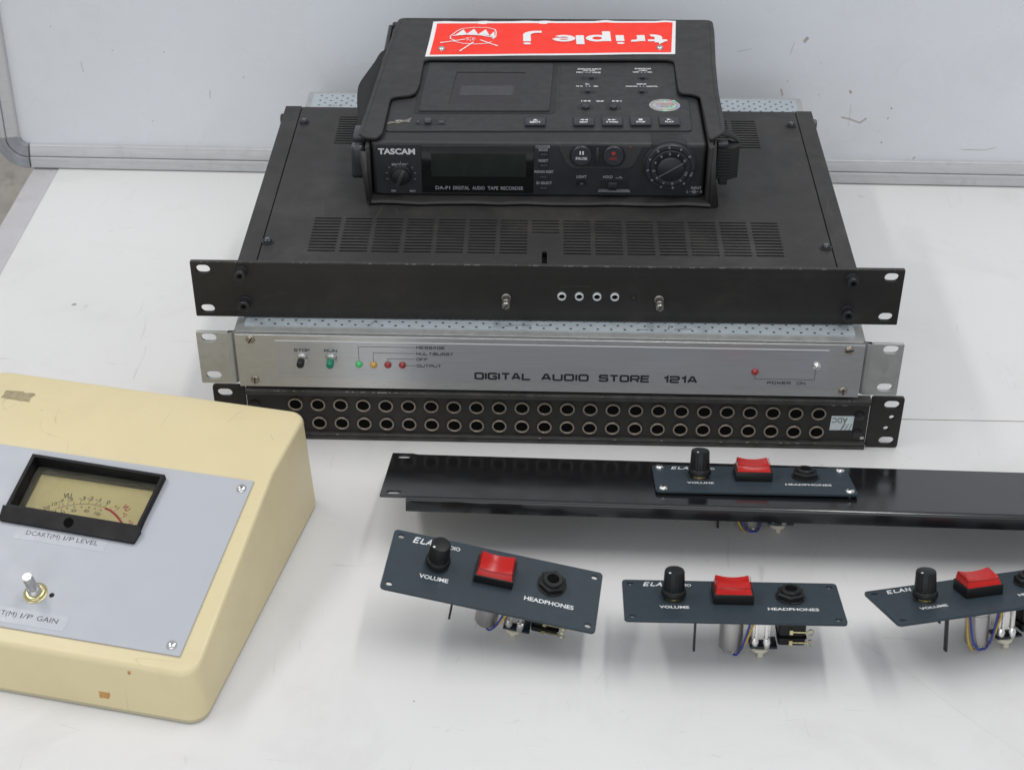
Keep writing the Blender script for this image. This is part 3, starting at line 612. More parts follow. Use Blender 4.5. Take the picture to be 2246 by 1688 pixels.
b.build('window_lettering', DIM, tr, smooth=0)
F3 = T(0, -.98, 0) @ FR
b = MB()
b.text('TASCAM', -113.6, -87.4, 33.4, 4.4, 0, .42, F3)
WH2 = mat('soft_white_print', (.30, .30, .31), .5, var=.05)
b.build('maker_lettering', mat('bright_print', (.62, .62, .62), .4), tr, smooth=0)
b = MB()
for st, x0, x1, z, h in (('PHONES', -104.3, -94.2, 23.9, 2.0), ('MIN', -105.4, -102.1, 3.3, 1.5), ('MAX', -92.0, -88.0, 3.3, 1.5), ('COUNTER', -2.2, 8.2, 39.0, 1.9), ('MODE', .1, 6.4, 36.6, 1.9),
        ('RESET', .1, 6.9, 28.2, 1.9), ('MARGIN RESET', -2.9, 10.8, 19.4, 1.9), ('ID SELECT', -1.3, 9.8, 10.4, 1.9), ('LIGHT', 27.1, 34.3, 15.6, 2.0), ('HOLD', 46.2, 52.9, 15.6, 2.0),
        ('INPUT', 109.3, 116.6, 7.3, 2.0), ('L', 106.4, 107.4, 4.4, 1.9), ('R', 116.2, 117.4, 4.4, 1.9)):
    b.text(st, x0, x1, z, h*1.1, 0, .28, F3)
b.ribbon([(55, 15.8), (59.8, 15.8), (58.2, 17.0), (57.6, 17.1)], .45, 0, F3); b.ribbon([(108.3, 5.3), (110.2, 5.3)], .3, 0, F3); b.ribbon([(113, 5.3), (115, 5.3)], .3, 0, F3)
b.plate(circ(111.6, 5.3, 1.4, 16), [circ(111.6, 5.3, .95, 16)], .02, 0, F3); b.plate(circ(111.6, 5.3, .55, 10), [], .02, 0, F3)
for k in range(9):
    a = radians(-15+25*k+ -8); r0, r1 = 9.6, 10.9
    a = radians(90+ (k-4)*26.5)
    b.ribbon([(-98.0+r0*cos(a), 16.6+r0*sin(a)), (-98.0+r1*cos(a), 16.6+r1*sin(a))], .42, 0, F3)
b.build('front_lettering', WH2, tr, smooth=0)
kb = MB().lathe([(7.8, 0), (7.6, 1.0), (6.6, 1.4), (6.2, 4.6), (5.7, 5.0)], 28, T(-98, -.9, 17.2) @ FR).build('phones_knob', RECD, tr, smooth=40)
b = MB(); b.box(-1.5, 1.5, -7.0, 6.6, 4.4, 6.6, T(-98, -.9, 17.2) @ FR @ Matrix.Rotation(-.42, 4, 'Z')); b.build('grip', PLAS, kb, bevel=.7)
for z in (33.6, 25.0, 16.0, 7.0):
    o = MB().plate(rrect(.4, 7.2, z-1.7, z+1.5, .3, 2), [], .1, 0, T(0, -.98, 0) @ FR).build('small_button', RECD, tr, smooth=0)
    MB().box(1.0, 6.6, -2.0, -.9, z-1.1, z+1.3).build('cap', BTN, o, bevel=.3)
rec = [(13.6, 41.2), (20, 26.8), (25, 23.4), (62.6, 23.4), (67.5, 26.0), (73.6, 41.2)]
MB().plate(roundpoly(rec, 3), [], .5, .12, T(0, -1.25, 0) @ FR).build('button_island', mat('island_plastic', (.034, .0345, .037), .48, var=.08, bump=.15, bscale=3000), tr)
MB().plate(rrect(21.6, 61.4, 25.0, 41.6, 8.0, 8), [], .1, 0, T(0, -1.85, 0) @ FR).build('button_well', RECD, tr, smooth=0)
MB().box(40.4, 42.6, -3.0, -1.9, 27, 40.5).build('well_rib', BTN, tr, bevel=.6)
for x, nm in ((30.3, 'pause_button'), (52.8, 'record_button')):
    o = MB().lathe([(7.4, 0), (7.4, 1.6), (6.9, 2.2), (3, 2.1)], 36, T(x, -1.9, 34.4) @ FR).build(nm, BTN, tr, smooth=40)
    p = MB(); Fq = T(0, -4.16, 0) @ FR
    if x < 40:
        p.text('PAUSE', x-4, x+4, 31.6, 2.2, 0, .12, Fq); p.box(x-1.5, x-.5, -4.18, -4.14, 35.6, 38.4).box(x+.5, x+1.5, -4.18, -4.14, 35.6, 38.4); p.build('symbol', WHITE, o, smooth=0)
    else:
        p.text('REC', x-2.6, x+2.6, 31.8, 2.0, 0, .15, Fq); p.plate(circ(x, 36.9, 1.45, 16), [], .02, 0, Fq); p.build('symbol', REDP, o, smooth=0)
o = MB().lathe([(3.7, 0), (3.6, .5), (2.6, .3)], 22, T(31, -.9, 10.2) @ FR).build('light_button', RECD, tr)
MB().lathe([(1.7, .2), (1.6, 1.4), (1.0, 1.7)], 16, T(31, -.9, 10.8) @ FR).build('cap', BTN, o, smooth=50)
o = MB().plate(rrect(44.2, 64.4, 7.2, 13.2, .8, 3), [], .1, 0, T(0, -.98, 0) @ FR).build('hold_switch', RECD, tr, smooth=0)
MB().box(50, 56.4, -2.4, -.9, 8, 12.6).build('slider', BTN, o, bevel=.5)
MB().add([(43.6, -.9, 6.8), (65, -.9, 6.8), (66, -3.0, 5.4), (42.6, -3.0, 5.4), (66, -.5, 4.8), (42.6, -.5, 4.8)], [(0, 1, 2, 3), (3, 2, 4, 5), (1, 4, 2), (0, 3, 5)]).build('ledge', BTN, o)
MB().lathe([(1.5, 0), (1.3, .4)], 14, T(64.8, -1.3, 40.3-.8) @ FR).build('indicator_lamp', BROWN, tr)
MB().box(79.6, 104.4, -1.6, 16, 30, 43.0).build('dial_recess', RECD, tr, bevel=.6)
DC = T(93.1, -.9, 26.6) @ FR
dl = MB().lathe([(19.0, 0), (19.0, .5), (18.0, .7), (17.9, 4.0), (17.3, 4.7), (14.9, 4.7), (14.9, 4.1)], 56, DC).build('input_dial', mat('dial_plastic', (.022, .0235, .028), .36, var=.1), tr, smooth=35)
kn = MB().lathe([(14.1, 4.0), (14.1, 5.9), (13.6, 6.3), (9.9, 6.3), (9.6, 6.1), (9.4, 8.0), (8.6, 8.4)], 48, DC).build('inner_knob', mat('inner_knob_plastic', (.018, .019, .022), .36), dl, smooth=35)
MB().lathe([(14.9, 4.05), (14.1, 4.12)], 40, DC).build('ring_gap', VOID, dl, smooth=0)
b = MB()
for n in range(11):
    for rad, zz, h in ((16.0, 4.78, 1.9), (11.8, 6.4, 1.8)):
        a = radians(34+30.7*n); Md = DC @ Matrix.Rotation(a-pi/2, 4, 'Z') @ T(0, rad-h/2, zz)
        ww = .75 if n < 10 else 1.5
        b.text(str(n), -ww, ww, 0, h, 0, .12, Md) if n != 1 else b.text('1', -.4, .4, 0, h, 0, .12, Md)
b.ribbon([(-8.0, -5.2), (9.2, 5.8)], .28, 8.46, DC)
b.build('numerals', WH2, dl, smooth=0)

# ---- leather case
cs = thing('carrying_case', 'black leather carrying case wrapped around the tape recorder, red sticker on its flap', 'case', RM, RY)
outl = [(-114, 214.1), (-115.6, 200), (-119.2, 152), (-122.8, 92), (-125.9, 36.5), (-127.8, 6), (-122.6, .4), (-113.6, -.9), (-110.6, 6.5), (-109.8, 40), (-109.1, 66), (-96, 69), (-91.6, 73), (-89.4, 85), (-88.6, 131), (-84, 134.4),
        (98, 137), (103.6, 134), (103.4, 82), (104.8, 76.5), (113, 75.5), (118.6, 71), (119.4, 45), (119.6, 3.4), (122.0, 1.6), (132.0, 12.6), (133, 36), (133.2, 80), (135.4, 130), (139.6, 190), (140.0, 214)]
outl = roundpoly(outl, 6, 3)
b = MB().plate(outl, [], 2.6, .9, T(0, 0, 46.4), res=2)
fl_ = b.build('flap', LEATH, cs, smooth=60)
b = MB()
for P in ([(-111, 208), (-112.4, 198), (-116, 152), (-119.6, 92), (-122.7, 36.5), (-124.4, 8)], [(136.4, 208), (136.0, 190), (132, 130), (129.9, 80), (129.7, 36), (128.9, 15)], [(-108, 210.4), (0, 211.6), (134, 211.4)]):
    pv = []
    for i in range(len(P)-1):
        L_ = (Vector(P[i+1])-Vector(P[i])).length; n = max(1, int(L_/3.4))
        for k in range(n):
            a = Vector(P[i]).lerp(Vector(P[i+1]), k/n); c = Vector(P[i]).lerp(Vector(P[i+1]), (k+.72)/n); b.ribbon([a, c], .55, 46.46)
b.build('stitching', STIT, fl_, smooth=0)
b = MB()                                              # walls and floor of the case
b.box(-122.5, -119.2, -5, 213, -2.4, 41).box(119.4, 123.2, -6, 213, -2.4, 43).box(-119.2, 119.4, 207, 213, -2.4, 43.5)
b.build('side_wall', LEATH, cs, bevel=1.2)
b = MB(); n = 26
rw = []
for i in range(n+1):
    x = -122+245*i/n; rw.append((x, 1.2*sin(i*1.1)*.5+noise.noise(Vector((i*.4, 3, 0)))*1.6))
rings = [[(x, -9+d, -2.35), (x, -10+d, -1.2), (x, -9+d, .4+.3*d), (x, -2, .3), (x, 206, .0), (x, 206, -2.35)] for x, d in rw]
b.loft(rings); b.build('base', LEATH, cs, smooth=50)
b = MB()                                              # end folds of the case at the front corners
b.loft([[(-126.4, -6, 38), (-124.6, -8.5, 20), (-122.5, -9, -2.3)], [(-121.4, -7, 38), (-121.2, -9.5, 20), (-119.4, -10.5, -2.3)], [(-120.2, 4, 38), (-120, 4, 20), (-119.6, 4, -2.3)]], closed=False)
o = b.build('corner_fold', LEATH, cs, smooth=60); mod = o.modifiers.new('thickness', 'SOLIDIFY'); mod.thickness = .0012
b = MB()
b.loft([[(120.2, 4, 43), (120.6, 4, 20), (120.6, 4, -2.3)], [(121.6, -5, 43), (122.4, -7, 20), (122.8, -10.5, -2.3)], [(125.2, -2, 43), (125.6, -5.5, 20), (129.0, -9.0, -2.3)], [(124.6, 6, 43), (125.6, 4, 20), (127.0, 4, -2.3)]], closed=False)
o = b.build('corner_fold', LEATH, cs, smooth=60)
mod = o.modifiers.new('thickness', 'SOLIDIFY'); mod.thickness = .0012
def band(name, rows, m, parent, th=.0014):
    b = MB(); P = []
    for i in range(len(rows)-1):                      # smooth the path
        for t in (0, .34, .67):
            P.append([Vector(rows[i][j]).lerp(Vector(rows[i+1][j]), t) for j in (0, 1)])
    P.append([Vector(q) for q in rows[-1]])
    Q = [P[0]]+[[(P[i-1][j]+P[i][j]*2+P[i+1][j])/4 for j in (0, 1)] for i in range(1, len(P)-1)]+[P[-1]]
    b.loft([[a, a.lerp(c, .5), c] for a, c in Q], closed=False); o = b.build(name, m, parent, smooth=70)
    md = o.modifiers.new('thickness', 'SOLIDIFY'); md.thickness = th; return o
band('strap', [((-131.5, 10, 30), (-124.5, 10, 30)), ((-131.6, 30, 38), (-120.6, 30, 38)), ((-131.8, 44, 41), (-119, 44, 41)), ((-135.0, 72, 41.5), (-118, 74, 39)), ((-136.4, 92, 41), (-116, 92, 38)), ((-135.6, 102, 41), (-114, 100, 37)),
               ((-131.6, 118, 42), (-112, 116, 36)), ((-127.6, 136, 42), (-110, 134, 36)), ((-124.8, 154, 42), (-108, 152, 36)), ((-121.5, 160, 42), (-106, 160, 36)), ((-115, 164, 41), (-104, 163, 34))], WEB, cs)
MB().box(-133.2, -123.4, -.5, 9, 14, 39).build('strap_ring', PLAS, cs, bevel=3.2, seg=4)
MB().box(-132.0, -123.0, 8.6, 27, 36.4, 42.4).build('buckle', PLAS, cs, bevel=1.2)
MB().box(-133.4, -124, 1, 7, 12.5, 23).build('ring_loop', RECD, cs, bevel=1.8)
b = MB(); rings = []
for k in range(22):
    z = 12.6+24.6*k/21; d = .35 if k % 2 else 0
    rings.append([(127.0, 4.6-d, z), (136.6, 4.0-d, z), (142.6+d*.5, 8.0, z), (143.0, 14, z), (136, 17, z), (127.2, 16, z)])
b.loft(rings); b.build('strap_roll', WEB, cs, smooth=0)
MB().box(126.6, 134.2, 4.6, 11, 37.4, 41.0).build('buckle', PLAS, cs, bevel=.8)
MB().box(129.4, 135.6, 6.0, 12, 7.0, 12.4).build('buckle', PLAS, cs, bevel=.8)
band('strap_end', [((124.5, 9, 44), (126.0, 22, 43)), ((132, 11, 43.2), (132.5, 22, 42.4)), ((138.5, 12, 40.5), (139, 22, 40)), ((142.6, 13, 36), (143.2, 22, 35))], WEB, cs, .0012)
# sticker with border, drum mark and name (printed the other way up)
def stz(x, y): return 46.62+.35*max(0, noise.noise(Vector((x*.02, y*.03, 1.3))))+(.5*max(0, sin(x*.13+1))**6 if y > 204 else 0)
def sheet(xl, xr, y0, y1, nx, ny, dz, skew=None):
    b = MB(); vs = []; fs = []
    for j in range(ny+1):
        for i in range(nx+1):
            t = j/ny; u = i/nx; y = y0(u)+(y1(u)-y0(u))*t; x = xl(t)+(xr(t)-xl(t))*u
            vs.append((x, y, stz(x, y)+dz))
    for j in range(ny):
        for i in range(nx): a = j*(nx+1)+i; fs.append((a, a+1, a+nx+2, a+nx+1))
    return b.add(vs, fs)
ripple = lambda u: .9*max(0, sin(u*19+.6))**5
SX0 = lambda t: -88.2+ (1.6*min(1, t*2.1) if t < .47 else 1.6+1.9*(t-.47))
SX1 = lambda t: 105.2+4.8*t
stk = sheet(SX0, SX1, lambda u: 137+8*u, lambda u: 205.4+5*u+ripple(u), 60, 10, 0)
stk = stk.build('sticker', STKW, cs, smooth=60)
sheet(lambda t: SX0(t)+3.2, lambda t: SX1(t)-2.8, lambda u: 140.2+8*u, lambda u: 201.6+5*u, 60, 10, .10).build('red_field', STKR, stk, smooth=60)
SZ = 47.6
RT = T(98.4, 181.2, 0) @ Matrix.Rotation(pi+.024, 4, 'Z') @ Matrix.Diagonal((1, .69, 1, 1))       # reading direction: from the far side
b = MB()
def blob(P, dz=0): b.plate(P, [], .02, 0, RT @ T(0, 0, SZ-.45+dz))
# 'triple j' heavy lower-case letters; x to the reader's right, 0..114
def st_(P, w_, dz=0): b.ribbon(P, w_, SZ-.45+dz, RT)
def arc(cx, cy, rx, ry, a0, a1, n=16): return [(cx+rx*cos(radians(a0+(a1-a0)*k/n)), cy+ry*sin(radians(a0+(a1-a0)*k/n))) for k in range(n+1)]
st_([(5.2, 22.0), (4.6, 8.0)]+arc(9.4, 7.0, 4.8, 4.6, 190, 285), 6.0); st_([(-2, 16.2), (13.2, 16.2)], 5.0, .012)
blob([(5, 17), (5, 27.5), (-1.5, 17)], .02)
st_([(18.4, 1.2), (18.4, 18.0)], 6.2); st_(arc(24.6, 12.6, 5.4, 4.4, 165, 70), 5.2, .012)
st_([(35.0, 1.2), (35.0, 18.0)], 6.4); blob(circ(35.0, 23.6, 3.0, 18, 2.6))
st_([(45.4, -10.0), (45.4, 18.0)], 6.4); st_(arc(53, 9.6, 6.4, 6.9, -178, 178, 28), 5.2, .012)
st_([(66.6, 1.2), (66.6, 26.4)], 6.4)
st_(arc(79.4, 9.6, 6.6, 6.9, 4, 318, 26), 5.0); st_([(72.8, 9.8), (86.6, 9.8)], 3.0, .012)
st_([(108.4, 18.0), (108.4, 0.0)]+arc(100.4, -.5, 8.0, 8.6, 0, -90, 10)+[(96.5, -9.1)], 6.0); blob(circ(108.4, 23.8, 3.1, 18, 2.8))
b.build('name_lettering', STKW, stk, smooth=0)
b = MB(); z0 = SZ-.45                                # the drum with its sticks, placed as seen
def dl_(P, w_, dz=0): b.ribbon(P, w_, z0+dz)
dl_([(-65.4, 186), (-62, 190.5), (-52, 193.2), (-42, 193.0), (-35.6, 189.4), (-34.4, 184), (-34.6, 174.5), (-37, 170.4)], .85)
dl_([(-65.4, 186), (-70.4, 175.8), (-70.2, 170.6), (-66, 166.4)], .85, .012)
dl_([(-68, 165.8), (-60, 161.4), (-50, 160.2), (-42, 161.6), (-37.4, 165)], .9, .02)
dl_([(-68.6, 176.6), (-58, 179.2), (-46, 177.8), (-35, 173.0)], 1.6, .03)
zz = [(-66.4, 178.0), (-60.6, 188.8), (-57.6, 180), (-52.2, 190), (-48.6, 179.4), (-42.8, 189.2), (-39.4, 176.8), (-36.0, 185.4), (-35.2, 173.4)]
for i in range(0, len(zz)-2, 2): b.add([(zz[i][0], zz[i][1], z0+.04+.004*i), (zz[i+2][0], zz[i+2][1], z0+.04+.004*i), (zz[i+1][0], zz[i+1][1], z0+.04+.004*i)], [(0, 1, 2)])
for P in ([(-76.8, 162.6), (-70, 165.2), (-58.8, 169.4)], [(-61.4, 147.6), (-56.4, 156), (-51.8, 164.2)], [(-33.4, 157.6), (-40, 162.6), (-46.6, 168.6)]):
    dl_(P, 1.2, .055); b.plate(circ(P[0][0], P[0][1], 1.05, 12), [], .02, 0, T(0, 0, z0+.07))
for a in range(0, 360, 45): dl_([(-54.4+1.6*cos(radians(a)), 170+1.8*sin(radians(a))), (-54.4+4.2*cos(radians(a)), 170+3.6*sin(radians(a)))], .8, .08+.0004*a/45)
b.build('drum_mark', STKW, stk, smooth=0)
riv = MB().lathe([(3.0, 0), (2.9, .9), (2.0, 2.0), (1.2, 2.1), (.9, 1.6)], 20).data('rivet', STEEL, smooth=50)
for x, y in ((-76.0, 150.6), (94.0, 155.4)): link('rivet', riv, cs, (x, y, 46.7))

# ------------------------------------------------------------------ CREAM METER BOX
mb_ = thing('meter_box', 'cream sloping metal case with a grey panel and a needle level meter', 'meter box', (-162.56, -71.14, 0), -.19188)
H0, B0, LC, HC, LL = 73.9, 66.1, 205.7, 34.9, 207.9
W_ = 222.
prof = [(1.2, 3.6), (0, H0), (-B0, H0), (-LC, HC), (-LL-3.2, 3.6)]
bm = bmesh.new()
vsA = [bm.verts.new(((3.2 if z < 4 else 0)*S, y*S, z*S)) for y, z in prof]; vsB = [bm.verts.new((-(W_+(3.2 if z < 4 else 0))*S, y*S, z*S)) for y, z in prof]
bm.faces.new(vsA[::-1]); bm.faces.new(vsB)
for i in range(5): j = (i+1) % 5; bm.faces.new((vsA[i], vsA[j], vsB[j], vsB[i]))
bmesh.ops.recalc_face_normals(bm, faces=bm.faces)
def vedge(a, c): return [e for e in bm.edges if set(e.verts) == {a, c}]
ve = vedge(vsA[0], vsA[1])+vedge(vsB[0], vsB[1])+vedge(vsA[3], vsA[4])+vedge(vsB[3], vsB[4])
bmesh.ops.bevel(bm, geom=ve, offset=11*S, segments=6, profile=.5, affect='EDGES')
sharp = [e for e in bm.edges if len(e.link_faces) == 2 and e.calc_face_angle(0) > radians(30) and min(v.co.z for v in e.verts) > 5*S]
bmesh.ops.bevel(bm, geom=sharp, offset=2.8*S, segments=4, profile=.5, affect='EDGES')
me = bpy.data.meshes.new('shell'); bm.to_mesh(me); bm.free()
me.polygons.foreach_set('use_smooth', [True]*len(me.polygons)); me.set_sharp_from_angle(angle=radians(24)); me.materials.append(CREAM)
shell = link('shell', me, mb_)
cutter = bpy.data.objects.new('cutter', MB().box(-152.2, -65.6, -57.2, -16.6, -30, 6, T(0, -B0, H0) @ Matrix.Rotation(math.atan2(H0-HC, LC-B0), 4, 'X')).data('cutter', CREAM, smooth=0)); COL.objects.link(cutter); cutter.parent = mb_
md = shell.modifiers.new('opening', 'BOOLEAN'); md.object = cutter; md.operation = 'DIFFERENCE'
bpy.context.view_layer.update()
me2 = bpy.data.meshes.new_from_object(shell.evaluated_get(bpy.context.evaluated_depsgraph_get()))
shell.modifiers.clear(); shell.data = me2; bpy.data.objects.remove(cutter)
MB().plate(rrect(-W_-2.5, 2.5, -LL-2.4, .5, 10.5, 6), [], 3.0, .3, T(0, 0, 3.3)).build('base_plate', CREAMD, mb_)
MB().plate(rrect(-W_-2.9, 2.9, -LL-2.9, .9, 11, 6), [], .5, 0, T(0, 0, 3.65)).build('base_seam', mat('dark_seam', (.25, .2, .12), .8), mb_, smooth=0)
th = math.atan2(H0-HC, LC-B0)
SL = T(0, -B0, H0) @ Matrix.Rotation(th, 4, 'X')       # slope frame: x, -v down the slope, w out of it
MH = [(-152.2, -17.0), (-152.4, -55.6), (-67.6, -56.4), (-65.8, -17.6)]
gp = MB().plate([(-9.6, -8.6), (-212, -8.6), (-212, -134.6), (-13.0, -134.6)], [MH], 1.5, .15, SL @ T(0, 0, 1.2)).build('panel', GPANEL, mb_)
for x, v in ((-15.4, -15.6), (-20.0, -128.6), (-206, -15.6), (-206, -128.6)):
    o = MB().lathe([(3.2, 0), (3.1, .5), (2.4, 1.2), (1.2, 1.6)], 22, SL @ T(x, v, 1.2)).build('screw', CHROME, mb_, smooth=50)
    m_ = SL @ T(x, v, 1.2) @ Matrix.Rotation(.4+x, 4, 'Z'); MB().box(-1.5, 1.5, -.2, .2, 1.2, 1.68, m_).box(-.2, .2, -1.5, 1.5, 1.2, 1.7, m_).build('recess', VOID, o, smooth=0)
# meter
FR0 = SL @ T(0, 0, 1.2)
bz = MB()
bz.plate([(-153.6, -15.2), (-64.4, -16.4), (-66.4, -58.4), (-154.4, -57.0)], [[(-151.2, -17.4), (-151.9, -54.4), (-68.3, -55.4), (-66.6, -18.4)]], 7.2, .35, FR0 @ T(0, 0, 4.6))
bezel = bz.build('meter_bezel', BEZEL, mb_)
b = MB(); b.add([(-155.6, -56.2, 4.8), (-65.2, -57.6, 4.8), (-66.6, -66.4, 2.4), (-155.4, -64.8, 2.4), (-155.6, -56.2, -.5), (-65.2, -57.6, -.5), (-66.6, -66.4, -.5), (-155.4, -64.8, -.5)],
        [(3, 2, 1, 0)[::-1], (0, 4, 5, 1)[::-1], (3, 7, 4, 0)[::-1], (1, 5, 6, 2)[::-1], (2, 6, 7, 3)[::-1]], FR0)
b.v and None
lipm = b.build('lower_bar', BEZEL, bezel, bevel=.3)
o = MB().lathe([(3.2, -.6), (3.2, .4), (2.2, .5)], 18, FR0 @ T(-110.8, -60.6, 3.6) @ Matrix.Rotation(.26, 4, 'X')).build('bezel_screw', VOID, bezel)
MB().box(-154, -66, -57, -16, -13, -12, FR0).box(-154, -151.4, -57, -16, -12, 0, FR0).box(-67.4, -66, -57, -16, -12, 0, FR0).box(-151.4, -67.4, -17.9, -16, -12, 0, FR0).build('housing', BEZEL, bezel, smooth=0)
dz = -7.8                                             # the dial sits below the glass
DF = FR0 @ T(0, 0, dz)
MB().plate([(-149, -16), (-66, -16), (-66, -58), (-149, -58)], [], 1, 0, DF).build('dial', DIALY, bezel, smooth=0)
# positions below were read on a plane 3 mm under the slope; shift them to the deeper dial
def dp(x, v):
    k = (3+1.2+dz)                                   # how much deeper
    return (x-.30*(-k)*1.0, v-.66*k*-1.0 if False else v+.66*(-k))
DV = lambda x, v: (x-1.8*((-dz-1.2-3)/3)*.5*1.0, v+ (-dz-1.2-3)*.62)
def DVp(P): return [DV(*p) for p in P]
A_ = DVp([(-134.5, -53.6), (-130.2, -50), (-126, -46.6), (-121.5, -44.2), (-117, -42.5), (-112.5, -41.3), (-108.6, -40.7), (-105.0, -40.6), (-101, -40.9), (-97.4, -41.6)])
b = MB(); b.ribbon(A_, .35, .05, DF)
tk = [(-130.8, -50.5, -132.2, -47.8), (-126.2, -46.8, -126.9, -43.6), (-124.0, -45.4, -124.6, -42.8), (-121.3, -44.2, -121.8, -41.0), (-118, -42.8, -118.3, -40.4), (-113.9, -41.6, -114.2, -38.6), (-108.9, -40.8, -109.0, -37.6), (-104.2, -40.7, -103.4, -37.6), (-101.5, -40.9, -100.8, -38.6), (-98.2, -41.4, -96.9, -38.6)]
for a, c, d, e in tk: b.ribbon(DVp([(a, c), (d, e)]), .3, .07, DF)
for x, v in ((-127.2, -49.5), (-124.0, -47.6), (-120.8, -46), (-116.6, -44.4), (-112.2, -43.5), (-107.4, -43), (-103.4, -43.2), (-99.2, -43.7)): b.plate(circ(*DV(x, v), .55, 8), [], .02, 0, DF @ T(0, 0, .06))
def dt(st, x, v, w2, h, rot, bold=.08):
    X, Y = DV(x, v); b.text(st, -w2*1.15, w2*1.15, -h*.62, h*1.24, .06, bold+.1, DF @ T(X, Y, 0) @ Matrix.Rotation(radians(rot), 4, 'Z'))
dt('VU', -124.2, -36.9, 2.3, 3.0, 12, .2); dt('-20', -134.6, -48.4, 2.5, 2.2, 28); dt('-10', -130.9, -44.6, 2.3, 2.2, 24); dt('-7', -126.6, -41.6, 1.6, 2.2, 18); dt('-5', -121.4, -39.2, 1.6, 2.2, 14)
dt('-3', -114.0, -37.1, 1.7, 2.3, 6); dt('-2', -108.9, -36.2, 1.7, 2.3, 0); dt('-1', -103.8, -36.3, 1.5, 2.3, -6); dt('0', -96.6, -37.2, .9, 2.4, -16)
dt('0', -133.2, -51.4, .8, 1.8, 28); dt('40', -122.5, -49.6, 1.4, 1.8, 16); dt('60', -115.9, -46.9, 1.4, 1.8, 8); dt('80', -107.8, -45.8, 1.4, 1.8, 0); dt('100', -100.3, -46.6, 1.9, 1.8, -12)
b.build('dial_scale', mat('brown_black_ink', (.12, .10, .07), .6), bezel, smooth=0)
b = MB(); b.ribbon(DVp([(-97.2, -41.8), (-93.0, -43.0), (-89.4, -45.0), (-86.4, -47.2), (-83.6, -49.6), (-80.9, -52.2), (-79.4, -54.4)]), 1.5, .08, DF)
for a, c, d, e in ((-94.2, -42.6, -93.4, -40.6), (-91.2, -43.9, -89.8, -41.8), (-85.6, -48.0, -83.6, -46.6)): b.ribbon(DVp([(a, c), (d, e)]), .3, .1, DF)
dt('+1', -90.2, -39.8, 1.5, 2.0, -28); dt('VU', -84.0, -39.2, 2.3, 2.8, -32, .2); dt('+2', -83.2, -44.2, 1.5, 2.0, -38); dt('+3', -77.6, -48.9, 1.5, 2.0, -44)
b.build('red_scale', mat('red_dial_ink', (.55, .04, .04), .6), bezel, smooth=0)
MB().plate([(-151.6, -17.2), (-66.4, -17.9), (-67.6, -56), (-151.8, -55.4)], [], 1.0, 0, FR0 @ T(0, 0, -3.6)).build('glass', GLASS, bezel, smooth=0)
MB().box(-148.4, -68, -22.0, -18, -7.7, -5.2, FR0).box(-151.3, -148.4, -56, -18, -7.7, -5.2, FR0).build('inner_rim', mat('grey_translucent_rim', (.16, .155, .12), .4, var=.2), bezel, smooth=0)
# level trimmer shaft
PS = FR0 @ T(-112.8, -109.6, 0)
pot = MB().lathe([(7.2, 0), (7.2, .4), (6.6, .6), (6.3, 1.6), (5.6, 2.2), (4.6, 2.3)], 28, PS).build('gain_pot', BRASS, mb_, smooth=40)
b = MB()
pr = [(4.1, 1.6)]+[(3.85+.25*(k % 2), 2.2+.35*k) for k in range(9)]+[(3.4, 5.4), (3.1, 5.6), (3.0, 6.0)]
b.lathe(pr, 24, PS); b.build('bushing', STEEL, pot, smooth=30)
b = MB(); b.lathe([(2.9, 5.4), (2.95, 9), (2.95, 17.0), (2.6, 17.8)], 20, PS)
b.v = [v for v in b.v]; b.build('shaft', mat('knurled_shaft', (.60, .60, .60), .32, .9, var=.2, vscale=600), pot, smooth=40)
b = MB()
for k in range(18):
    a = 2*pi*k/18; b.box(2.8, 3.12, -.16, .16, 9.0, 16.8, PS @ Matrix.Rotation(a, 4, 'Z'))
b.build('knurl', STEEL, pot, smooth=0)
MB().lathe([(1.7, -.1), (1.6, .06)], 14, FR0 @ T(-102.6, -109.2, 0)).build('locating_hole', DARK, mb_, smooth=0)
for nm, x0, x1, yb, tx in (('label', -142, -83.4, -75.0, 1), ('label', -172, -86.4, -131.6, 2)):
    o = MB().plate([(x0, yb), (x1, yb), (x1+.5, yb+10.2), (x0+.4, yb+10.2)], [], .12, 0, FR0 @ T(0, 0, .12)).build('label_tape', TAPE, mb_, smooth=0)
    b = MB(); Mx = FR0 @ T(0, 0, .16)
    if tx == 1:
        for s_, a, c in (('DCART(M)', -135.7, -113.6), ('I/P', -111.2, -104.6), ('LEVEL', -102.6, -88.8)): b.text(s_, a, c, -71.2, 3.3, 0, .0, Mx)
    else:
        for s_, a, c in (('DCART(M)', -141.8, -117.8), ('I/P', -115.2, -107.8), ('GAIN', -105.0, -91.8)): b.text(s_, a, c, -127.2, 3.4, 0, .0, Mx)
    b.build('lettering', mat('label_ink', (.05, .055, .07), .5), o, smooth=0)
jag = lambda P, a=.5: [(x+random.uniform(-a, a), y+random.uniform(-a, a)) for x, y in P]
edge = lambda x0, x1, y0, y1, n=9: [(x0+(x1-x0)*k/n, y0) for k in range(n)]+[(x1, y0+(y1-y0)*k/4) for k in range(4)]+[(x1-(x1-x0)*k/n, y1) for k in range(n)]+[(x0, y1-(y1-y0)*k/4) for k in range(4)]
MB().plate(jag(edge(-203, -182.4, -30.4, -20.6), .7), [], .04, 0, T(0, 0, H0+.05)).build('tape_residue', STAIN, mb_, smooth=0)
fa = math.atan2(LL+3.2-LC, HC-3.6)
FS = T(0, -LL-3.2, 3.6) @ Matrix.Rotation(-fa, 4, 'X') @ FRONT
MB().plate(jag(edge(-60.5, -54, 5.6, 10.4, 5), .5), [], .04, 0, FS @ T(0, 0, .05)).build('rust_mark', RUST, mb_, smooth=0)
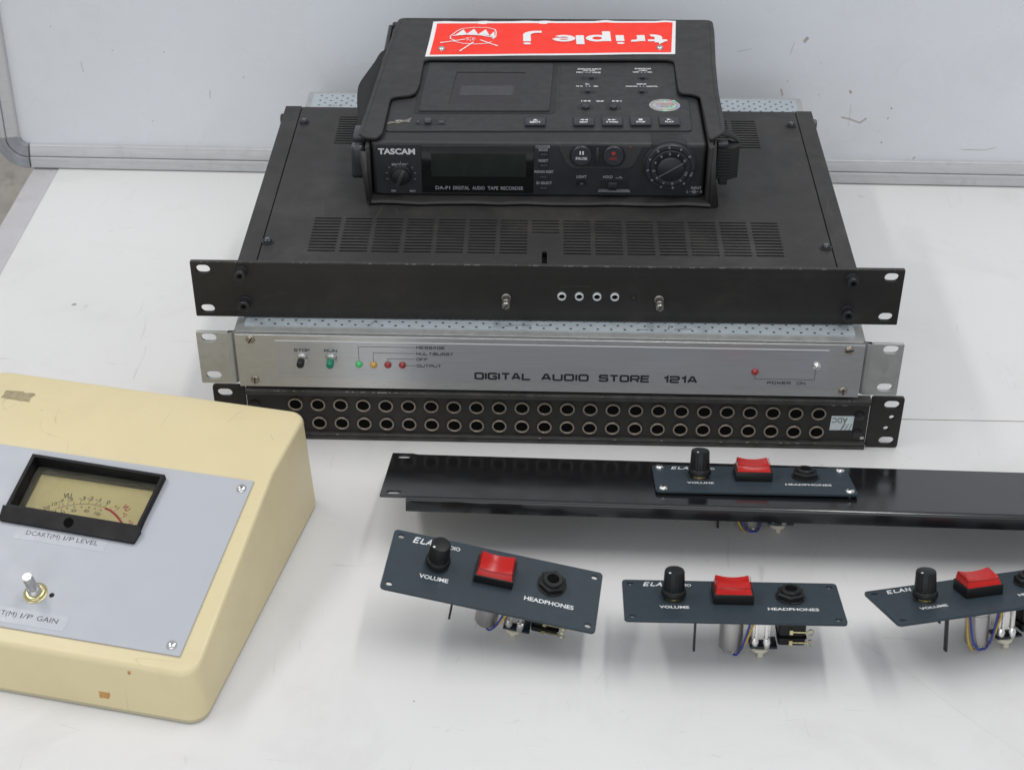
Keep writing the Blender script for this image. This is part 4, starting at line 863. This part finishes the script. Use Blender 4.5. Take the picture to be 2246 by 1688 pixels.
MB().plate(jag(circ(-40.6, 26.6, 1.2, 9), .3), [], .04, 0, FS @ T(0, 0, .05)).build('rust_mark', RUST, mb_, smooth=0)
b = MB(); b.plate(jag([(-.2, 0), (.5, 3.4), (.2, 6), (-.6, 9), (-.7, 5)], .2), [], .04, 0, SL @ T(-2.0, -83, -1.0) @ Matrix.Rotation(radians(55), 4, 'Y')); b.build('paint_chip', INK, mb_, smooth=0)

# ------------------------------------------------------------------ HEADPHONE PANELS (one kind, four of them)
Wd, Dp = 129.8, 47.0
fluteP = []
def knob_mesh():
    b = MB(); n = 48; rings = []
    for r, h, fl_a in [(7.5, 2.4, 0), (7.6, 3.0, 0), (7.4, 5.0, 0), (6.9, 5.8, 0), (6.55, 6.0, .32), (6.0, 17.4, .25), (5.6, 18.2, .1), (4.2, 18.6, 0)]:
        rings.append([((r-fl_a*(1 if k % 3 == 0 else 0))*cos(2*pi*k/n), (r-fl_a*(1 if k % 3 == 0 else 0))*sin(2*pi*k/n), h) for k in range(n)])
    b.loft(rings); return b.data('knob', KNOBM, smooth=30)
KN = knob_mesh()
def make_panel(label, group):
    t = thing('headphone_panel', label, 'control panel', (0, 0, 0), group=group)
    hs = [circ(sx*60, sy*18.9, 2.0, 14, 1.7) for sx in (-1, 1) for sy in (-1, 1)]
    f = MB().plate(rrect(-Wd/2, Wd/2, -Dp/2, Dp/2, 2.6, 4), hs, 2.0, .3, I4).build('faceplate', SLATE, t)
    b = MB()
    b.text('VOLUME', -43.8, -26.2, -9.8, 3.0, .06, .22); b.text('HEADPHONES', 20.1, 50.1, -9.8, 3.0, .06, .22); b.text('AUDIO', -35.0, -23.3, 16.4, 2.9, .06, .16)
    b.build('lettering', WHITE, t, smooth=0)
    b = MB(); Ms = T(-52.0, 16.2, .06) @ Matrix(((.74, .22, 0, 0), (0, .88, 0, 0), (0, 0, 1, 0), (0, 0, 0, 1))) @ T(57.0, -15.6, 0)
    def sk(P, k=0): b.ribbon([(p[0]-4.6, p[1]) for p in P], 1.05, .01*k, Ms)
    y = 15.6
    sk([(-48.6, y+4.4), (-52.2, y+4.4), (-52.4, y), (-48.6, y)]); sk([(-52.2, y+2.2), (-49.2, y+2.2)], 1)
    sk([(-46.4, y+4.6), (-46.6, y+.4), (-44.6, y), (-43.0, y+.5)])
    sk([(-42.2, y-.2), (-39.9, y+4.5), (-37.8, y-.2)]); sk([(-41.6, y+1.6), (-38.2, y+1.6)], 1)
    sk([(-36.0, y-.2), (-36.0, y+4.4), (-32.6, y), (-32.6, y+4.6)])
    b.build('maker_lettering', WHITE, t, smooth=0)
    n_ = MB().lathe([(5.2, 0), (5.2, .5), (4.6, .55), (4.6, 1.4), (3.4, 1.6), (3.3, 2.6)], 6*4, T(-34.8, 3.2, 0)).build('pot_nut', BRASS, t, smooth=30)
    k = link('volume_knob', KN, t, (-34.8, 3.2, 0)); 
    MB().plate(circ(-3.6, -3.4, .75, 10), [], .1, 0, T(0, 0, 18.62) ).build('pointer_dot', WHITE, k, smooth=0)
    bb = MB().box(-11.8, 12.2, -4.6, 12.2, 0, 6.4).build('switch_base', KNOBM, t, bevel=.4)
    b = MB(); nx = 12; vs = []; fs = []                 # rocker cap: bright sloping front, dished top
    def top(u): return 1.5*(2*u-1)**2
    rows = [(-4.0, 6.2, 0), (-2.6, 8.6, .0), (-1.6, 9.6, .5), (.6, 10.2, 1), (6, 10.0, 1), (11, 10.4, 1), (11.7, 9.0, .3), (11.8, 6.2, 0)]
    for yy, zz, d in rows:
        ins = .5+(zz-6.2)*.28
        for i in range(nx+1):
            u = i/nx; x = -11.2+ins+(22.8-2*ins)*u; vs.append((x, yy, zz+(top(u)-.5)*d))
    R_ = len(rows)
    for j in range(R_-1):
        for i in range(nx): a = j*(nx+1)+i; fs.append((a, a+1, a+nx+2, a+nx+1))
    fs.append([j*(nx+1) for j in range(R_)]); fs.append([j*(nx+1)+nx for j in range(R_-1, -1, -1)])
    b.add(vs, fs); b.build('red_cap', REDC, bb, smooth=25, bevel=.0)
    cr = [(-10.0+20.2*k/12, -1.75, 9.5+(top(k/12)-.5)*.45) for k in range(13)]
    MB().tube(cr, .24, 6).tube([(-9.9, -1.7, 9.8), (-9.9, 11.2, 10.6)], .2, 6).tube([(10.9, -1.7, 9.8), (10.9, 11.2, 10.6)], .2, 6).build('cap_edge', mat('deep_red_edge', (.16, .006, .005), .3), bb, smooth=60)
    j = MB().lathe([(8.9, 0), (8.9, .7), (8.3, 1.0)], 32, T(35, 5.6, 0)).lathe([(8.7, .8), (8.7, 3.6), (7.4, 4.4)], 6, T(35, 5.6, 0) @ Matrix.Rotation(.4, 4, 'Z')).build('headphone_jack', KNOBM, t, smooth=20)
    MB().lathe([(6.2, 4.2), (6.2, 5.6), (5.6, 6.2), (3.7, 6.2), (3.4, 5.2)], 28, T(35, 5.6, 0)).build('collar', KNOBM, j, smooth=30)
    MB().lathe([(3.4, 6.0), (3.3, 6.26)], 22, T(35, 5.6, 0)).build('socket', VOID, j, smooth=0)
    # what hangs underneath
    MB().lathe([(7.6, -12.2), (7.8, -9), (7.8, -2)], 28, T(.9, 3.6, 0)).build('switch_collar', KNOBM, t, smooth=40)
    cn = MB().lathe([(6.6, -33.6), (7.1, -32.6), (7.2, -14), (7.6, -13.4), (7.6, -12.2)], 30, T(.9, 3.6, 0)).build('switch_can', mat('brushed_can', (.42, .41, .40), .38, .9, var=.12, vscale=60, stretch=(1, 1, .1)), t, smooth=30)
    MB().lathe([(7.75, -12.7), (7.75, -12.2), (7.2, -12.1)], 30, T(.9, 3.6, 0)).build('can_rim', WHITE, cn, smooth=30)
    MB().box(-2.2, -.8, 1, 2, -37, -33).box(1.6, 3.2, -.6, .6, -37.2, -33.2).box(4, 5.2, 3, 4, -36, -33).build('terminal', CHROME, cn, bevel=.25)
    MB().lathe([(7.6, -9), (7.8, -8.6), (7.8, -2)], 28, T(-34.8, 3.2, 0)).build('pot_body', BRASS, t, smooth=40)
    MB().lathe([(7.3, -9.8), (7.3, -9.0)], 24, T(-34.8, 3.2, 0)).build('pot_wafer', mat('brown_phenolic', (.2, .07, .03), .5), t)
    MB().box(-22.0, -20.6, -1.6, 1.6, -34.6, -2).build('bracket_blade', BLKM, t, bevel=.3)
    MB().box(-24.4, -23.2, 3.4, 6.6, -18, -2).build('short_blade', BLKM, t, bevel=.3)
    rl = MB().box(13, 24, -1, 9, -26, -6).box(14.4, 16.6, -2.4, -1, -30, -10).box(20.4, 22.6, -2.4, -1, -30, -10).build('transformer', CHROME, t, bevel=.7)
    MB().box(12, 28.4, -2.6, 10, -31.2, -29.8).build('circuit_board', PCB, rl, bevel=.2)
    MB().lathe([(1.7, -33.6), (2.4, -32.2), (2.8, -29), (2.0, -26.6)], 14, T(15, 0, 2)).lathe([(1.7, -33.6), (2.4, -32.2), (2.6, -29), (2.0, -26.6)], 14, T(22, -1, 2)).build('solder_joint', CHROME, rl, smooth=60)
    MB().lathe([(4.6, -34.4), (5.4, -33.6), (5.4, -31.4)], 20, T(18.4, 1.6, 0)).box(17, 20.2, -1.6, .6, -38.0, -31.6).build('nylon_post', NYL, rl, bevel=.2)
    jb = MB().box(28.6, 45, -1.5, 11, -29.4, -3).build('jack_body', KNOBM, t, bevel=1.6, seg=3)
    MB().box(28.2, 45.4, -2.2, 11.2, -24.0, -22.6).build('body_rib', VOID, jb, smooth=0)
    for z in (-19.4, -26.6):
        b = MB().box(35.4, 46.2, -2.3, -1.5, z-.4, z+.4).box(35, 37, -2.9, -1.4, z-1.4, z+1.6)
        rr = [Vector((47.7+1.7*cos(a), -1.9, z+1.9*sin(a))) for a in [2*pi*k/14 for k in range(15)]]
        b.tube(rr, .42, 6); b.build('solder_lug', BRASS, jb, smooth=40)
    for m_, P in ((WIRB, [(2.4, -.4, -36.6), (4.2, -1.8, -36.4), (7.0, -3.0, -31), (9.0, -3.2, -23), (11.2, -2.2, -14), (12.4, 0, -3)]), (WIRY, [(4.6, 3.4, -35.4), (6.2, 0, -35.4), (8.8, -2.6, -28), (10.8, -3.4, -21), (13.6, -2.8, -13), (15.2, 0, -3)]),
                  (WIRY, [(-1.4, 1.4, -36.4), (-4.2, -2, -36.0), (-8.6, -3.6, -29), (-9.6, -3.6, -18), (-9.0, -2, -8), (-8, 0, -2)]), (WIRB, [(2.0, -.8, -36.8), (-2, -3.8, -35), (-6.4, -5.0, -28), (-8.0, -4.6, -16), (-8.2, -2, -4)])):
        q = []
        for i in range(len(P)-1):
            for k2 in range(4): q.append(Vector(P[i]).lerp(Vector(P[i+1]), k2/4))
        q.append(Vector(P[-1]))
        for _ in range(2): q = [q[0]]+[(q[i-1]+q[i]*2+q[i+1])/4 for i in range(1, len(q)-1)]+[q[-1]]
        MB().tube(q, .72, 7).build('wire', m_, t, smooth=60)
    MB().box(-33, -26, 1, 2.4, -12, -10.6).build('lead', WIRO, t, bevel=.4)
    return t
def kids(o): return [c for c in bpy.data.objects if c.parent == o]
def copy_tree(o, parent=None):
    c = o.copy(); COL.objects.link(c); c.parent = parent
    for ch in kids(o): copy_tree(ch, c)
    return c
GRP = 'slate blue headphone control panels'
hp = make_panel('slate blue headphone panel tipped toward the viewer, leftmost of the loose ones', GRP)
def pose(o, loc, a, bb_, c):
    o.location = Vector(loc)*S
    o.rotation_euler = (Matrix.Rotation(a, 3, 'Z') @ Matrix.Rotation(bb_, 3, 'X') @ Matrix.Rotation(c, 3, 'Y')).to_euler()
h2 = copy_tree(hp); h3 = copy_tree(hp); h4 = copy_tree(hp)
pose(hp, (-36.3, -195.4, 43.0), -.112, .125, .172)
for c in kids(hp):                                   # on this one the parts below hang further forward
    if c.name.split('.')[0] in ('switch_can', 'transformer', 'jack_body', 'wire', 'bracket_blade', 'switch_collar'): c.location = Vector((0, -6, -1.5))*S
for o_ in (hp, h2):
    ws_ = [c for c in kids(o_) if c.name.startswith('wire')]
    for c in sorted(ws_, key=lambda c: min(v.co.x for v in c.data.vertices))[:2]: bpy.data.objects.remove(c)
pose(h2, (106.3, -203.6, 37.8), .001, -.216, -.002)
pose(h3, (255.1, -192.7, 38.0), .284, -.308, .048)
for o_, a_ in ((h2, .5), (h3, -.4), (h4, 1.1)):
    for c in kids(o_):
        if c.name.startswith('volume_knob'): c.rotation_euler.z = a_*.35
h2['label'] = 'middle loose slate blue headphone panel, standing level on its own parts'
h3['label'] = 'rightmost slate blue headphone panel turned at an angle and cut by the picture edge'
h4['label'] = 'slate blue headphone panel fixed by four bright screws to the long black blanking panel'
# ---- the long gloss black blanking panel, the fourth unit screwed on it
ra, rb, rc = -.008, -.304, .006
MR = Matrix.Rotation(ra, 4, 'Z') @ Matrix.Rotation(rb, 4, 'X') @ Matrix.Rotation(rc, 4, 'Y')
O4 = Vector((129.36, -82.95, 34.84)); pose(h4, O4, ra+.018, rb, rc)
D = 78.5; xl = -240.99
org = O4+(MR @ Vector((0, -1.79, -2.9)))
rp_ = thing('blanking_panel', 'long gloss black blanking panel with folded edges lying on the table', 'rack panel', org, M=MR)
xr = xl+482.6
def tongue(x0, x1, s_): return None
out = [(xl, -D/2), (xl+14.5, -D/2), (xl+16.5, -D/2+.3), (xr-16.5, -D/2+.3), (xr-14.5, -D/2), (xr, -D/2), (xr, D/2), (xr-14.5, D/2), (xr-17.5, D/2-1.6), (xl+17.5, D/2-1.6), (xl+14.5, D/2), (xl, D/2)]
hs = [slot(xx, yy, 9, 5.6) for xx in (xl+8.5, xr-8.5) for yy in (D/2-6.4, -D/2+6.4)]
b = MB().plate(roundpoly(out, 1.2, 3), hs, 1.6, .3, I4); b.build('face', GLOSSB, rp_, smooth=30)
b = MB(); fx0, fx1 = xl+17.0, xr-17.0
pf = [(-D/2+1.2, -.25), (-D/2-.3, -.3), (-D/2-1.3, -.7), (-D/2-1.9, -1.5), (-D/2-2.1, -2.6), (-D/2-2.1, -9.6), (-D/2-.7, -9.6), (-D/2-.7, -3.0), (-D/2+.2, -1.7), (-D/2+1.2, -1.5)]
b.loft([[(x, y, z) for y, z in pf] for x in (fx0, fx1)])
b.loft([[(x, -y-2.4, z) for y, z in pf[::-1]] for x in (fx0, fx1)])
b.build('folded_edge', GLOSSB, rp_, smooth=40)
for sx in (-1, 1):
    for sy in (-1, 1):
        P = h4
        o = link('fixing_screw', SCR, h4, (sx*60, sy*18.9, .05)); link('recess', CRS, o, rot=(0, 0, random.random()*1.5))
        MB().lathe([(1.5, -3.2), (1.5, 0)], 10, T(sx*60, sy*18.9, 0)).build('screw_shank', STEEL, h4)
